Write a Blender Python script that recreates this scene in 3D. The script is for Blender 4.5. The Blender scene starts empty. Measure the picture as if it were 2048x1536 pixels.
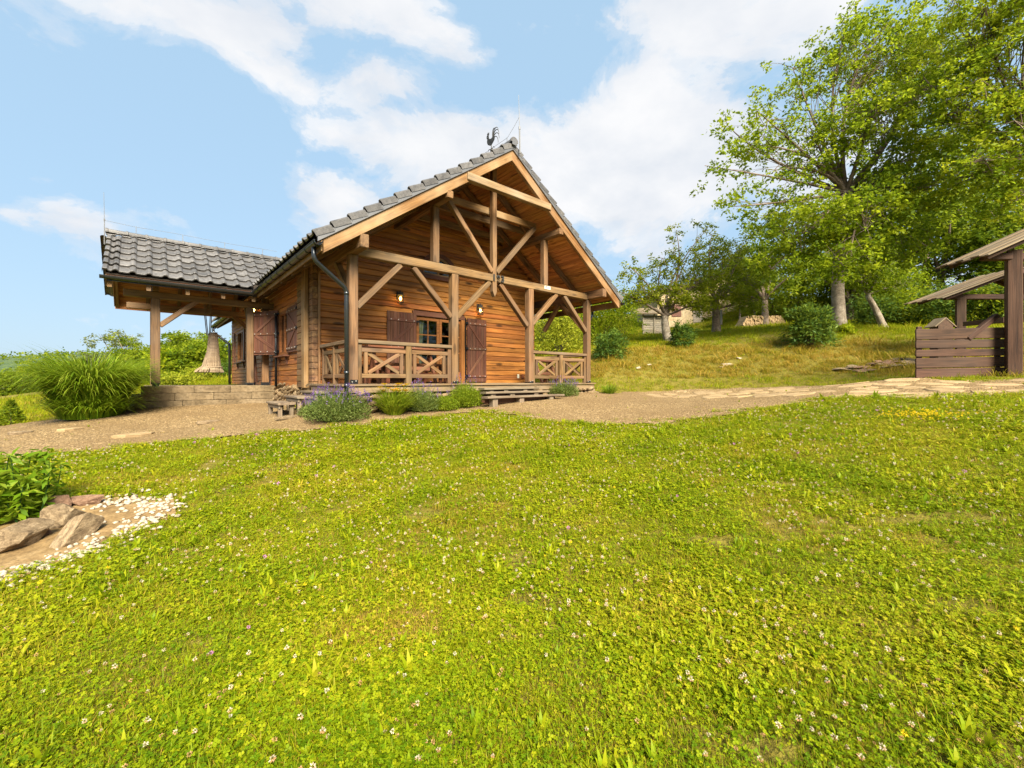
import bpy, bmesh, math, random
import numpy as np
from mathutils import Vector, Matrix, noise as mnoise
R = math.radians
rng = np.random.default_rng(7)
random.seed(7)
sc = bpy.context.scene
COL = sc.collection

# ------------------------------------------------------------------ camera
F_PX, HOR, PSI = 850.209, 760.775, 0.712
CAM = np.array([-3.015, -8.341, 0.073])
cd = bpy.data.cameras.new('camera')
cd.sensor_width = 36.0
cd.lens = 36.0 * F_PX / 2048
cd.shift_y = -(768 - HOR) / 2048
cd.clip_start, cd.clip_end = 0.05, 3000
cam = bpy.data.objects.new('camera', cd)
COL.objects.link(cam)
cam.location = CAM
cam.rotation_euler = (R(90), 0, -PSI)
sc.camera = cam
FW = np.array([math.sin(PSI), math.cos(PSI), 0.0])
RT = np.array([math.cos(PSI), -math.sin(PSI), 0.0])
def at(px, py, d):
    return CAM + d * (FW + RT * (px - 1024) / F_PX + np.array([0, 0, 1.0]) * (HOR - py) / F_PX)

# ------------------------------------------------------------------ world, sun, exposure
SUN_AZ, SUN_EL = R(-110), R(40)      # direction towards the sun: azimuth from +X, elevation
sc.view_settings.view_transform = 'Standard'
sc.view_settings.look = 'None'
sc.view_settings.exposure = 1.72
sc.view_settings.gamma = 1.0
sc.view_settings.use_curve_mapping = False

class NT:
    """small node-tree helper"""
    def __init__(s, tree):
        s.t = tree; s.n = tree.nodes; s.l = tree.links
    def node(s, typ, **kw):
        n = s.n.new(typ)
        for k, v in kw.items():
            if k.startswith('i_'):
                n.inputs[int(k[2:])].default_value = v
            else:
                setattr(n, k, v)
        return n
    def link(s, a, b): s.l.new(a, b)
    def math(s, op, a, b=None, c=None, clamp=False):
        n = s.n.new('ShaderNodeMath'); n.operation = op; n.use_clamp = clamp
        for i, v in enumerate((a, b, c)):
            if v is None: continue
            if isinstance(v, (int, float)): n.inputs[i].default_value = v
            else: s.l.new(v, n.inputs[i])
        return n.outputs[0]
    def vmath(s, op, a, b=None):
        n = s.n.new('ShaderNodeVectorMath'); n.operation = op
        for i, v in enumerate((a, b)):
            if v is None: continue
            if isinstance(v, (tuple, list, np.ndarray)): n.inputs[i].default_value = tuple(float(q) for q in v)
            else: s.l.new(v, n.inputs[i])
        return n.outputs['Value'] if op in ('DOT_PRODUCT', 'LENGTH', 'DISTANCE') else n.outputs[0]
    def mix(s, fac, a, b, mode='MIX'):
        n = s.n.new('ShaderNodeMix'); n.data_type = 'RGBA'; n.blend_type = mode
        def put(v, sock):
            if isinstance(v, (int, float)): sock.default_value = v
            elif isinstance(v, (tuple, list)): sock.default_value = (*v[:3], 1)
            else: s.l.new(v, sock)
        put(fac, n.inputs[0]); put(a, n.inputs[6]); put(b, n.inputs[7])
        return n.outputs[2]
    def ramp(s, fac, stops, interp='LINEAR'):
        n = s.n.new('ShaderNodeValToRGB'); cr = n.color_ramp; cr.interpolation = interp
        while len(cr.elements) < len(stops): cr.elements.new(0.5)
        for e, (p, c) in zip(cr.elements, stops):
            e.position = p
            e.color = (*c[:3], 1) if isinstance(c, (tuple, list)) else (c, c, c, 1)
        s.l.new(fac, n.inputs[0])
        return n.outputs[0]
    def noise(s, vec, scale=5.0, detail=4.0, rough=0.55, dist=0.0):
        n = s.n.new('ShaderNodeTexNoise')
        n.inputs['Scale'].default_value = scale; n.inputs['Detail'].default_value = detail
        n.inputs['Roughness'].default_value = rough; n.inputs['Distortion'].default_value = dist
        if vec is not None: s.l.new(vec, n.inputs['Vector'])
        return n.outputs[0]

w = bpy.data.worlds.new('World'); sc.world = w; w.use_nodes = True
nt = NT(w.node_tree)
for n in list(nt.n): nt.n.remove(n)
out = nt.node('ShaderNodeOutputWorld'); bg = nt.node('ShaderNodeBackground')
bg.inputs[1].default_value = 0.073
sky = nt.node('ShaderNodeTexSky'); sky.sky_type = 'NISHITA'; sky.sun_disc = False
sky.sun_elevation = SUN_EL; sky.sun_rotation = R(90) - SUN_AZ
sky.air_density = 1.0; sky.dust_density = 0.6; sky.ozone_density = 1.6
tc = nt.node('ShaderNodeTexCoord'); dirv = tc.outputs['Generated']
# a cloud deck: cumulus banks where the photograph has them, and broken cloud of the same kind everywhere else
sep = nt.node('ShaderNodeSeparateXYZ'); nt.link(dirv, sep.inputs[0])
zz = nt.math('ADD', nt.math('MAXIMUM', sep.outputs[2], 0.0), 0.30)
comb = nt.node('ShaderNodeCombineXYZ')
nt.link(nt.math('DIVIDE', sep.outputs[0], zz), comb.inputs[0]); nt.link(nt.math('DIVIDE', sep.outputs[1], zz), comb.inputs[1])
nt.link(nt.math('MULTIPLY', sep.outputs[2], 1.2), comb.inputs[2])
fb = nt.noise(comb.outputs[0], 2.6, 9.0, 0.6, 0.25)
fb2 = nt.noise(nt.vmath('MULTIPLY', dirv, (1, 1, 1.7)), 4.6, 10.0, 0.62, 0.25)
field = nt.math('ADD', nt.math('MULTIPLY', fb, 0.2), nt.math('MULTIPLY', fb2, 0.8))
BL = [(300,35,230,70,.24),(500,60,110,60,.20),(130,80,45,60,.10),(720,5,230,40,.20),(900,95,110,60,.20),(820,275,190,70,.26),(1110,280,220,110,.27),
      (1300,300,170,110,.27),(1000,390,380,70,.20),(640,260,60,45,.14),(555,165,80,45,.19),(740,165,120,45,.19),(1370,25,240,75,.26),(1620,30,200,70,.22),
      (140,430,95,62,.25),(0,425,45,24,.18),(670,390,90,50,.18),(1290,160,60,40,.17),(1490,370,240,120,.22),
      (250,320,260,90,-.12),(480,420,150,170,-.18),(330,180,190,60,-.18),(1080,125,150,45,-.22),(1490,175,130,60,-.18),(300,600,330,70,-.08),(60,230,160,100,-.12),
      (640,105,90,35,-.18),(830,205,130,26,-.16),(1010,185,90,36,-.14),(990,10,50,50,-.16),(450,230,110,60,-.16),(540,112,70,26,-.14),(640,225,90,26,-.16),(400,130,110,30,-.12),(680,330,60,30,-.10),(1180,190,60,40,-.06)]
acc = None
for (px, py, sx, sy, amp) in BL:
    b = at(px, py, 1.0) - CAM; L = float(np.linalg.norm(b)); b = b / L
    dv = nt.vmath('SUBTRACT', dirv, tuple(b))
    k = (F_PX * L / sx, F_PX * L / sx, F_PX * L / sy)
    dv = nt.vmath('MULTIPLY', dv, k)
    e = nt.math('EXPONENT', nt.math('MULTIPLY', nt.vmath('DOT_PRODUCT', dv, dv), -1.3))
    e = nt.math('MULTIPLY', e, amp * 0.78)
    acc = e if acc is None else nt.math('ADD', acc, e)
field = nt.math('ADD', field, acc)
cl = nt.ramp(field, [(0.535, 0.0), (0.59, 0.28), (0.64, 0.8), (0.71, 1.0)], 'EASE')
shade = nt.noise(comb.outputs[0], 4.0, 5.0, 0.55, 0.1)
ccol = nt.mix(nt.ramp(shade, [(0.35, 0.0), (0.65, 1.0)]), (3.35, 3.5, 3.75), (4.1, 4.1, 4.15))
skyc = nt.mix(0.85, sky.outputs[0], (2.0, 2.95, 3.85))      # thin high veil over the blue
hz = nt.math('POWER', nt.math('SUBTRACT', 1.0, nt.math('MAXIMUM', sep.outputs[2], 0.0)), 7.0)
skyc = nt.mix(nt.math('MULTIPLY', hz, 0.7), skyc, (2.5, 3.15, 3.65))
fin = nt.mix(nt.math('MULTIPLY', cl, 0.97), skyc, ccol)
nt.link(fin, bg.inputs[0]); nt.link(bg.outputs[0], out.inputs[0])

sl = bpy.data.lights.new('sun', 'SUN'); sl.energy = 5.0; sl.angle = R(28); sl.color = (1.0, 0.92, 0.76)
so = bpy.data.objects.new('sun', sl); COL.objects.link(so)
sd = Vector((math.cos(SUN_AZ) * math.cos(SUN_EL), math.sin(SUN_AZ) * math.cos(SUN_EL), math.sin(SUN_EL)))
so.rotation_euler = sd.to_track_quat('Z', 'Y').to_euler()
so.location = (0, -10, 30)

# ------------------------------------------------------------------ object helpers
WM = {}
def tag(o, label=None, cat=None, group=None, kind=None):
    if label: o['label'] = label
    if cat: o['category'] = cat
    if group: o['group'] = group
    if kind: o['kind'] = kind
    return o
def link(o, parent=None, mw=None):
    COL.objects.link(o)
    mw = mw if mw is not None else Matrix.Identity(4)
    WM[o.name] = mw
    if parent is not None:
        o.parent = parent
        o.matrix_parent_inverse = WM[parent.name].inverted()
    o.matrix_basis = mw
    return o
def thing(name, label, cat, loc=(0, 0, 0), group=None, rotz=0.0):
    o = bpy.data.objects.new(name, None); o.empty_display_size = 0.2
    link(o, None, Matrix.Translation(Vector([float(v) for v in loc])) @ Matrix.Rotation(rotz, 4, 'Z'))
    return tag(o, label, cat, group)
def obj(name, me, parent=None, mw=None):
    return link(bpy.data.objects.new(name, me), parent, mw)
def np_mesh(name, V, F, mat=None, smooth=False, attrs=None):
    V = np.asarray(V, np.float32); me = bpy.data.meshes.new(name)
    if isinstance(F, np.ndarray):
        n, k = F.shape
        me.vertices.add(len(V)); me.vertices.foreach_set('co', V.ravel())
        me.loops.add(n * k); me.loops.foreach_set('vertex_index', F.astype(np.int32).ravel())
        me.polygons.add(n); me.polygons.foreach_set('loop_start', np.arange(0, n * k, k, dtype=np.int32))
        try: me.polygons.foreach_set('loop_total', np.full(n, k, np.int32))
        except Exception: pass
        me.update(calc_edges=True)
    else:
        me.from_pydata([tuple(map(float, v)) for v in V], [], [tuple(map(int, f)) for f in F])
    for an, arr in (attrs or {}).items():
        a = me.attributes.new(an, 'FLOAT', 'POINT'); a.data.foreach_set('value', np.asarray(arr, np.float32))
    if mat is not None:
        for m in (mat if isinstance(mat, (list, tuple)) else [mat]): me.materials.append(m)
    if smooth: me.polygons.foreach_set('use_smooth', np.ones(len(me.polygons), bool))
    return me
def nmesh(name, V, F, mat, parent=None, mw=None, smooth=False, attrs=None):
    return obj(name, np_mesh(name, V, F, mat, smooth, attrs), parent, mw)
class MB:
    """collects boxes, tubes ... into one mesh"""
    def __init__(s): s.V = []; s.F = []; s.M = []
    def add(s, V, F, m=0):
        o = len(s.V); s.V += [tuple(v) for v in V]; s.F += [tuple(i + o for i in f) for f in F]; s.M += [m] * len(F); return s
    def box(s, x0, x1, y0, y1, z0, z1, m=0):
        V = [(x, y, z) for x in (x0, x1) for y in (y0, y1) for z in (z0, z1)]
        return s.add(V, [(0, 1, 3, 2), (4, 6, 7, 5), (0, 4, 5, 1), (2, 3, 7, 6), (0, 2, 6, 4), (1, 5, 7, 3)], m)
    def tube(s, pts, rad, n=8, m=0, cap=True):
        V, F = tube(pts, rad, n, cap); return s.add(V, F, m)
    def build(s, name, mats, parent=None, mw=None, smooth=False):
        me = np_mesh(name, s.V, s.F, mats, smooth)
        if any(s.M): me.polygons.foreach_set('material_index', np.array(s.M, np.int32))
        return obj(name, me, parent, mw)
def tube(pts, rad, n=8, cap=True):
    P = np.asarray(pts, float); k = len(P)
    rad = np.full(k, rad) if np.isscalar(rad) else np.asarray(rad, float)
    T = np.gradient(P, axis=0); T /= np.linalg.norm(T, axis=1)[:, None] + 1e-12
    up = np.array([0, 0, 1.0]) if abs(T[0][2]) < 0.9 else np.array([1.0, 0, 0])
    V = []; a = np.linspace(0, 2 * math.pi, n, endpoint=False); u = up
    for i in range(k):
        s_ = np.cross(T[i], u); s_ /= np.linalg.norm(s_) + 1e-12; u = np.cross(s_, T[i])
        V.append(P[i] + rad[i] * (np.cos(a)[:, None] * s_ + np.sin(a)[:, None] * u))
    V = np.concatenate(V); F = []
    for i in range(k - 1):
        for j in range(n):
            j2 = (j + 1) % n
            F.append((i * n + j, i * n + j2, (i + 1) * n + j2, (i + 1) * n + j))
    if cap: F.append(tuple(range(n))[::-1]); F.append(tuple(range((k - 1) * n, k * n)))
    return V, F
_bc = {}
def beam_mesh(L, w_, h_, mat, c=None):
    """a timber along local X with eased edges and slightly uneven ends"""
    key = (round(L, 3), round(w_, 3), round(h_, 3), mat.name, c)
    if key in _bc: return _bc[key]
    c_ = min(w_, h_) * 0.07 if c is None else c
    a, b = w_ / 2, h_ / 2
    prof = [(-a + c_, -b), (a - c_, -b), (a, -b + c_), (a, b - c_), (a - c_, b), (-a + c_, b), (-a, b - c_), (-a, -b + c_)]
    V = []
    for x, s_ in ((0, 1 - 0.6 * c_ / max(a, 1e-6)), (c_ * 0.8, 1), (L - c_ * 0.8, 1), (L, 1 - 0.6 * c_ / max(a, 1e-6))):
        V += [(x, y * s_, z * s_) for y, z in prof]
    F = [(i * 8 + j, i * 8 + (j + 1) % 8, (i + 1) * 8 + (j + 1) % 8, (i + 1) * 8 + j) for i in range(3) for j in range(8)]
    F += [tuple(range(7, -1, -1)), tuple(range(24, 32))]
    F = [f[::-1] for f in F]
    _bc[key] = np_mesh('timber', V, F, mat)
    return _bc[key]
def frame_mat(p, q, up=(0, 0, 1)):
    p, q = Vector([float(v) for v in p]), Vector([float(v) for v in q]); x = (q - p).normalized(); u = Vector(up)
    if abs(x.dot(u)) > 0.98: u = Vector((0, 1, 0)) if abs(x.y) < 0.9 else Vector((1, 0, 0))
    y = u.cross(x).normalized(); z = x.cross(y)
    m = Matrix((x, y, z)).transposed().to_4x4(); m.translation = p
    return m, (q - p).length
def beam(name, p, q, w_, h_, mat, parent, up=(0, 0, 1), c=None):
    m, L = frame_mat(p, q, up)
    return obj(name, beam_mesh(L, w_, h_, mat, c), parent, m)
def post(name, x0, x1, y0, y1, z0, z1, mat, parent, c=None):
    return beam(name, ((x0 + x1) / 2, (y0 + y1) / 2, z0), ((x0 + x1) / 2, (y0 + y1) / 2, z1), x1 - x0, y1 - y0, mat, parent, (0, 1, 0), c)
def copy_to(o, parent, mw):
    c = o.copy(); return link(c, parent, mw)

# ------------------------------------------------------------------ materials
def newmat(name):
    m = bpy.data.materials.new(name); m.use_nodes = True
    n = NT(m.node_tree); bs = m.node_tree.nodes['Principled BSDF']; return m, n, bs
def bump(n, bs, h, strength=0.3, dist=0.01):
    b = n.node('ShaderNodeBump'); b.inputs['Strength'].default_value = strength; b.inputs['Distance'].default_value = dist
    n.link(h, b.inputs['Height']); n.link(b.outputs[0], bs.inputs['Normal'])
def wood(name, light, mid, dark, rough=0.75, knots=0.5, grey=0.0, greycol=(0.30, 0.25, 0.19), var=0.35, spec=0.25, crack=0.35):
    m, n, bs = newmat(name)
    tcn = n.node('ShaderNodeTexCoord'); oi = n.node('ShaderNodeObjectInfo')
    off = n.vmath('MULTIPLY', n.vmath('ADD', (0, 0, 0), (1, 1, 1)), (0, 0, 0))
    rv = n.node('ShaderNodeCombineXYZ')
    n.link(n.math('MULTIPLY', oi.outputs['Random'], 37.0), rv.inputs[0]); n.link(n.math('MULTIPLY', oi.outputs['Random'], 91.0), rv.inputs[1])
    n.link(n.math('MULTIPLY', oi.outputs['Random'], 53.0), rv.inputs[2])
    p = n.vmath('ADD', tcn.outputs['Object'], rv.outputs[0])
    g1 = n.noise(n.vmath('MULTIPLY', p, (0.5, 8, 8)), 1.5, 5, 0.65, 0.9)
    g2 = n.noise(n.vmath('MULTIPLY', p, (1.2, 55, 55)), 1.3, 4, 0.6, 0.3)
    g3 = n.noise(p, 1.3, 3, 0.5)
    col = n.ramp(g1, [(0.33, dark), (0.48, mid), (0.64, light)])
    col = n.mix(n.math('MULTIPLY', n.ramp(g2, [(0.38, 1.0), (0.55, 0.0)]), 0.55), col, tuple(v * 0.45 for v in mid), 'MIX')
    if crack:
        ck = n.noise(n.vmath('MULTIPLY', p, (0.35, 16, 16)), 1.0, 2, 0.5, 0.15)
        col = n.mix(n.math('MULTIPLY', n.ramp(ck, [(0.485, 0.0), (0.5, 1.0), (0.515, 0.0)]), crack), col, tuple(v * 0.15 for v in mid))
    if knots:
        vo = n.node('ShaderNodeTexVoronoi'); vo.inputs['Scale'].default_value = 1.0
        n.link(n.vmath('MULTIPLY', p, (1.7, 5.2, 5.2)), vo.inputs['Vector'])
        kn = n.ramp(vo.outputs['Distance'], [(0.10, 1.0), (0.2, 0.75), (0.27, 0.0)])
        pick = n.node('ShaderNodeSeparateColor'); n.link(vo.outputs['Color'], pick.inputs[0])
        kn = n.math('MULTIPLY', kn, n.math('GREATER_THAN', pick.outputs[0], 0.45))
        col = n.mix(n.math('MULTIPLY', kn, knots), col, tuple(v * 0.16 for v in mid))
    if grey:
        col = n.mix(n.math('MULTIPLY', n.ramp(g3, [(0.38, 0.0), (0.68, 1.0)]), grey), col, greycol)
    hv = n.node('ShaderNodeHueSaturation')
    n.link(n.math('ADD', n.math('MULTIPLY', oi.outputs['Random'], var), 1.0 - var / 2), hv.inputs['Value'])
    n.link(n.math('ADD', n.math('MULTIPLY', n.math('FRACT', n.math('MULTIPLY', oi.outputs['Random'], 7.3)), 0.016), 0.492), hv.inputs['Hue'])
    n.link(col, hv.inputs['Color']); n.link(hv.outputs[0], bs.inputs['Base Color'])
    bs.inputs['Roughness'].default_value = rough; bs.inputs['Specular IOR Level'].default_value = spec
    bump(n, bs, n.math('ADD', g2, n.math('MULTIPLY', g1, 0.7)), 0.45, 0.006)
    return m
def plain(name, col, rough=0.6, metal=0.0, spec=0.5, nscale=18.0, namt=0.25, bmp=0.15, emit=None):
    m, n, bs = newmat(name)
    tcn = n.node('ShaderNodeTexCoord'); f = n.noise(tcn.outputs['Object'], nscale, 5, 0.6)
    f2 = n.noise(tcn.outputs['Object'], nscale * 0.13, 3, 0.5)
    c = n.mix(n.ramp(f, [(0.3, 0.0), (0.7, 1.0)]), tuple(v * (1 - namt) for v in col), tuple(min(1, v * (1 + namt)) for v in col))
    c = n.mix(n.math('MULTIPLY', f2, namt), c, tuple(v * 0.6 for v in col))
    n.link(c, bs.inputs['Base Color'])
    bs.inputs['Roughness'].default_value = rough; bs.inputs['Metallic'].default_value = metal; bs.inputs['Specular IOR Level'].default_value = spec
    if bmp: bump(n, bs, f, bmp, 0.01)
    if emit:
        bs.inputs['Emission Color'].default_value = (*emit[:3], 1); bs.inputs['Emission Strength'].default_value = emit[3]
    return m
def stone(name, cols, scale=3.0, rough=0.9, bmp=0.8, var=0.4):
    m, n, bs = newmat(name)
    tcn = n.node('ShaderNodeTexCoord'); oi = n.node('ShaderNodeObjectInfo')
    rv = n.node('ShaderNodeCombineXYZ'); n.link(n.math('MULTIPLY', oi.outputs['Random'], 61.0), rv.inputs[0])
    p = n.vmath('ADD', tcn.outputs['Object'], rv.outputs[0])
    a = n.noise(p, scale, 6, 0.62, 0.3); b = n.noise(p, scale * 7, 6, 0.65); c_ = n.noise(n.vmath('MULTIPLY', p, (1, 1, 5)), scale * 1.4, 4, 0.6, 0.5)
    k = len(cols); col = n.ramp(a, [(0.3 + 0.4 * i / (k - 1), c) for i, c in enumerate(cols)])
    col = n.mix(n.math('MULTIPLY', n.ramp(b, [(0.35, 1.0), (0.55, 0.0)]), 0.5), col, tuple(v * 0.35 for v in cols[0]))
    col = n.mix(n.math('MULTIPLY', n.ramp(c_, [(0.55, 0.0), (0.7, 1.0)]), 0.4), col, tuple(min(1, v * 1.25) for v in cols[-1]))
    hv = n.node('ShaderNodeHueSaturation'); n.link(n.math('ADD', n.math('MULTIPLY', oi.outputs['Random'], var), 1 - var / 2), hv.inputs['Value'])
    n.link(col, hv.inputs['Color']); n.link(hv.outputs[0], bs.inputs['Base Color']); bs.inputs['Roughness'].default_value = rough
    bs.inputs['Specular IOR Level'].default_value = 0.25
    bump(n, bs, n.math('ADD', a, n.math('MULTIPLY', b, 0.6)), bmp, 0.02)
    return m
def leafmat(name, stops, trans=0.35, inst=False, rough=0.5):
    """stops: leaf colours from one end of the plant's natural variety to the other"""
    m, n, bs = newmat(name)
    if inst:
        oi = n.node('ShaderNodeObjectInfo'); t = oi.outputs['Random']
        geo = n.node('ShaderNodeNewGeometry'); pn = n.noise(geo.outputs['Position'], 0.9, 4, 0.6)
        at_ = n.node('ShaderNodeAttribute'); at_.attribute_name = 'tint'
        t = n.math('ADD', n.math('ADD', n.math('MULTIPLY', t, 0.25), n.math('MULTIPLY', at_.outputs['Fac'], 0.48)), n.ramp(pn, [(0.3, 0.0), (0.7, 0.4)]))
    else:
        at_ = n.node('ShaderNodeAttribute'); at_.attribute_name = 'tint'; t = at_.outputs['Fac']
    k = len(stops); col = n.ramp(t, [(i / (k - 1), c) for i, c in enumerate(stops)])
    n.link(col, bs.inputs['Base Color']); bs.inputs['Roughness'].default_value = rough; bs.inputs['Specular IOR Level'].default_value = 0.10
    tr = n.node('ShaderNodeBsdfTranslucent'); n.link(n.mix(0.35, col, (0.42, 0.5, 0.03)), tr.inputs[0])
    mx = n.node('ShaderNodeMixShader'); mx.inputs[0].default_value = trans
    n.link(bs.outputs[0], mx.inputs[1]); n.link(tr.outputs[0], mx.inputs[2]); n.link(mx.outputs[0], m.node_tree.nodes['Material Output'].inputs[0])
    return m

M = {}
M['timber'] = wood('weathered_timber', (0.225, 0.128, 0.054), (0.163, 0.087, 0.034), (0.075, 0.037, 0.015), 0.7, 0.7, 0.55, (0.142, 0.10, 0.062), 0.45, crack=0.75)
M['fresh'] = wood('fresh_timber', (0.25, 0.133, 0.047), (0.185, 0.09, 0.029), (0.10, 0.046, 0.015), 0.6, 0.5, 0.35, (0.45, 0.33, 0.2), 0.2)
M['pale'] = wood('pale_timber', (0.29, 0.195, 0.10), (0.22, 0.14, 0.066), (0.135, 0.083, 0.038), 0.75, 0.35, 0.4, (0.34, 0.28, 0.2), 0.15)
M['log'] = wood('stained_log', (0.45, 0.183, 0.040), (0.33, 0.122, 0.024), (0.135, 0.046, 0.011), 0.55, 0.95, 0.28, (0.16, 0.065, 0.024), 0.55, 0.35)
M['endgrain'] = wood('end_grain', (0.30, 0.17, 0.075), (0.19, 0.10, 0.045), (0.07, 0.035, 0.02), 0.8, 0.3, 0.5, (0.09, 0.06, 0.04), 0.6)
M['soffit'] = wood('soffit_board', (0.60, 0.28, 0.10), (0.46, 0.195, 0.065), (0.23, 0.09, 0.034), 0.65, 0.6, 0.2, (0.14, 0.07, 0.035), 0.5)
M['shutter'] = wood('dark_shutter', (0.15, 0.062, 0.034), (0.11, 0.043, 0.024), (0.055, 0.023, 0.014), 0.55, 0.15, 0.3, (0.14, 0.08, 0.055), 0.3)
M['frame'] = wood('window_frame', (0.30, 0.115, 0.035), (0.22, 0.08, 0.022), (0.12, 0.045, 0.015), 0.5, 0.1, 0.0, var=0.15)
M['deck'] = wood('deck_board', (0.22, 0.14, 0.068), (0.16, 0.10, 0.048), (0.085, 0.052, 0.026), 0.8, 0.3, 0.6, (0.20, 0.155, 0.105), 0.3)
M['step'] = wood('step_board', (0.22, 0.16, 0.10), (0.15, 0.105, 0.065), (0.07, 0.05, 0.035), 0.85, 0.2, 0.7, (0.20, 0.16, 0.11), 0.3)
M['gate'] = wood('gate_board', (0.082, 0.039, 0.022), (0.052, 0.024, 0.013), (0.022, 0.010, 0.006), 0.7, 0.4, 0.4, (0.07, 0.044, 0.03), 0.45, crack=0.6)
M['gateroof'] = wood('shingle_board', (0.20, 0.14, 0.08), (0.135, 0.09, 0.05), (0.06, 0.04, 0.024), 0.85, 0.15, 0.5, (0.15, 0.125, 0.09), 0.6, crack=0.6)
M['greywood'] = wood('grey_plank', (0.36, 0.30, 0.22), (0.27, 0.22, 0.16), (0.14, 0.11, 0.08), 0.85, 0.2, 0.4, (0.3, 0.28, 0.24), 0.3)
M['table'] = wood('bench_wood', (0.20, 0.075, 0.035), (0.14, 0.05, 0.022), (0.07, 0.025, 0.012), 0.45, 0.2, 0.1, var=0.25)
M['black'] = plain('black_metal', (0.018, 0.018, 0.02), 0.45, 0.6, 0.5, 40, 0.3, 0.1)
M['gutter'] = plain('gutter_metal', (0.055, 0.06, 0.065), 0.28, 0.75, 0.6, 30, 0.2, 0.03)
M['flash'] = plain('grey_flashing', (0.17, 0.165, 0.165), 0.42, 0.5, 0.5, 30, 0.15, 0.03)
M['steel'] = plain('galvanised_steel', (0.16, 0.16, 0.165), 0.6, 0.3, 0.5, 30, 0.2, 0.05)
M['bolt'] = plain('bolt_metal', (0.62, 0.58, 0.52), 0.4, 0.6, 0.5, 30, 0.2, 0.0)
M['iron'] = plain('wrought_iron', (0.045, 0.042, 0.038), 0.6, 0.5, 0.4, 30, 0.3, 0.2)
M['tile'] = stone('roof_tile', [(0.06, 0.054, 0.05), (0.095, 0.087, 0.081), (0.13, 0.12, 0.112)], 3.5, 0.40, 0.2, 0.5)
M['tile'].node_tree.nodes['Principled BSDF'].inputs['Specular IOR Level'].default_value = 0.6
M['concrete'] = stone('concrete_block', [(0.095, 0.066, 0.034), (0.165, 0.118, 0.064), (0.22, 0.165, 0.10)], 2.5, 0.95, 0.5, 0.25)
M['sand'] = stone('sandstone', [(0.13, 0.08, 0.038), (0.23, 0.155, 0.08), (0.31, 0.225, 0.125)], 5.0, 0.9, 0.9, 0.45)
M['rock'] = stone('field_rock', [(0.10, 0.065, 0.036), (0.23, 0.16, 0.088), (0.38, 0.28, 0.165)], 4.0, 0.9, 1.0, 0.3)
M['brownrock'] = stone('brown_rock', [(0.12, 0.065, 0.04), (0.20, 0.115, 0.07), (0.28, 0.175, 0.11)], 4.0, 0.9, 0.9, 0.2)
M['flag'] = stone('flagstone', [(0.22, 0.145, 0.068), (0.30, 0.205, 0.102), (0.37, 0.265, 0.145)], 3.0, 0.9, 0.6, 0.3)
M['pebble'] = stone('white_pebble', [(0.16, 0.11, 0.065), (0.40, 0.33, 0.24), (0.54, 0.48, 0.39)], 38.0, 0.6, 0.2, 0.2)
M['bark'] = stone('bark', [(0.085, 0.06, 0.045), (0.17, 0.125, 0.09), (0.27, 0.21, 0.16)], 5.0, 0.95, 1.0, 0.2)
M['limed'] = stone('limewashed_bark', [(0.13, 0.10, 0.07), (0.26, 0.21, 0.155), (0.38, 0.33, 0.26)], 4.0, 0.95, 1.0, 0.2)
M['twig'] = plain('twig', (0.06, 0.042, 0.03), 0.9, 0, 0.2, 20, 0.3, 0.3)
M['plaster'] = stone('old_plaster', [(0.27, 0.195, 0.105), (0.36, 0.27, 0.155), (0.42, 0.33, 0.21)], 0.9, 0.95, 0.3, 0.1)
M['rope'] = plain('rope', (0.16, 0.11, 0.06), 0.9, 0, 0.2, 60, 0.3, 0.3)
M['straw'] = wood('straw', (0.34, 0.26, 0.16), (0.26, 0.19, 0.11), (0.15, 0.10, 0.055), 0.9, 0.0, 0.3, (0.4, 0.3, 0.26), 0.1)
M['cutwood'] = stone('cut_firewood', [(0.22, 0.13, 0.06), (0.44, 0.30, 0.15), (0.56, 0.41, 0.24)], 9.0, 0.9, 0.5, 0.2)
M['curtain'] = plain('curtain', (0.62, 0.58, 0.38), 0.9, 0, 0.2, 12, 0.1, 0.2)
M['blind'] = plain('blind', (0.30, 0.29, 0.22), 0.7, 0, 0.3, 6, 0.08, 0.0)
M['dark'] = plain('room_dark', (0.03, 0.022, 0.016), 0.9, 0, 0.2, 4, 0.2, 0.0)
M['plaque'] = plain('plaque', (0.62, 0.60, 0.48), 0.5, 0, 0.4, 60, 0.1, 0.0)
M['bulb'] = plain('lamp_bulb', (1, 0.8, 0.4), 0.5, 0, 0.3, 5, 0.0, 0.0, emit=(1.0, 0.62, 0.18, 9.0))
M['lampglass'] = plain('amber_lamp_glass', (0.55, 0.38, 0.14), 0.15, 0, 0.5, 8, 0.1, 0.0, emit=(1.0, 0.55, 0.14, 0.55))
gm, gn, gb = newmat('window_glass')
g_t = gn.node('ShaderNodeBsdfTransparent'); g_t.inputs[0].default_value = (0.62, 0.66, 0.62, 1)
g_g = gn.node('ShaderNodeBsdfGlossy'); g_g.inputs[0].default_value = (1, 1, 1, 1); g_g.inputs[1].default_value = 0.015
g_f = gn.node('ShaderNodeFresnel'); g_f.inputs[0].default_value = 1.42
g_m = gn.node('ShaderNodeMixShader'); gn.link(g_f.outputs[0], g_m.inputs[0]); gn.link(g_t.outputs[0], g_m.inputs[1]); gn.link(g_g.outputs[0], g_m.inputs[2])
gn.link(g_m.outputs[0], gm.node_tree.nodes['Material Output'].inputs[0])
M['glass'] = gm

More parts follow.
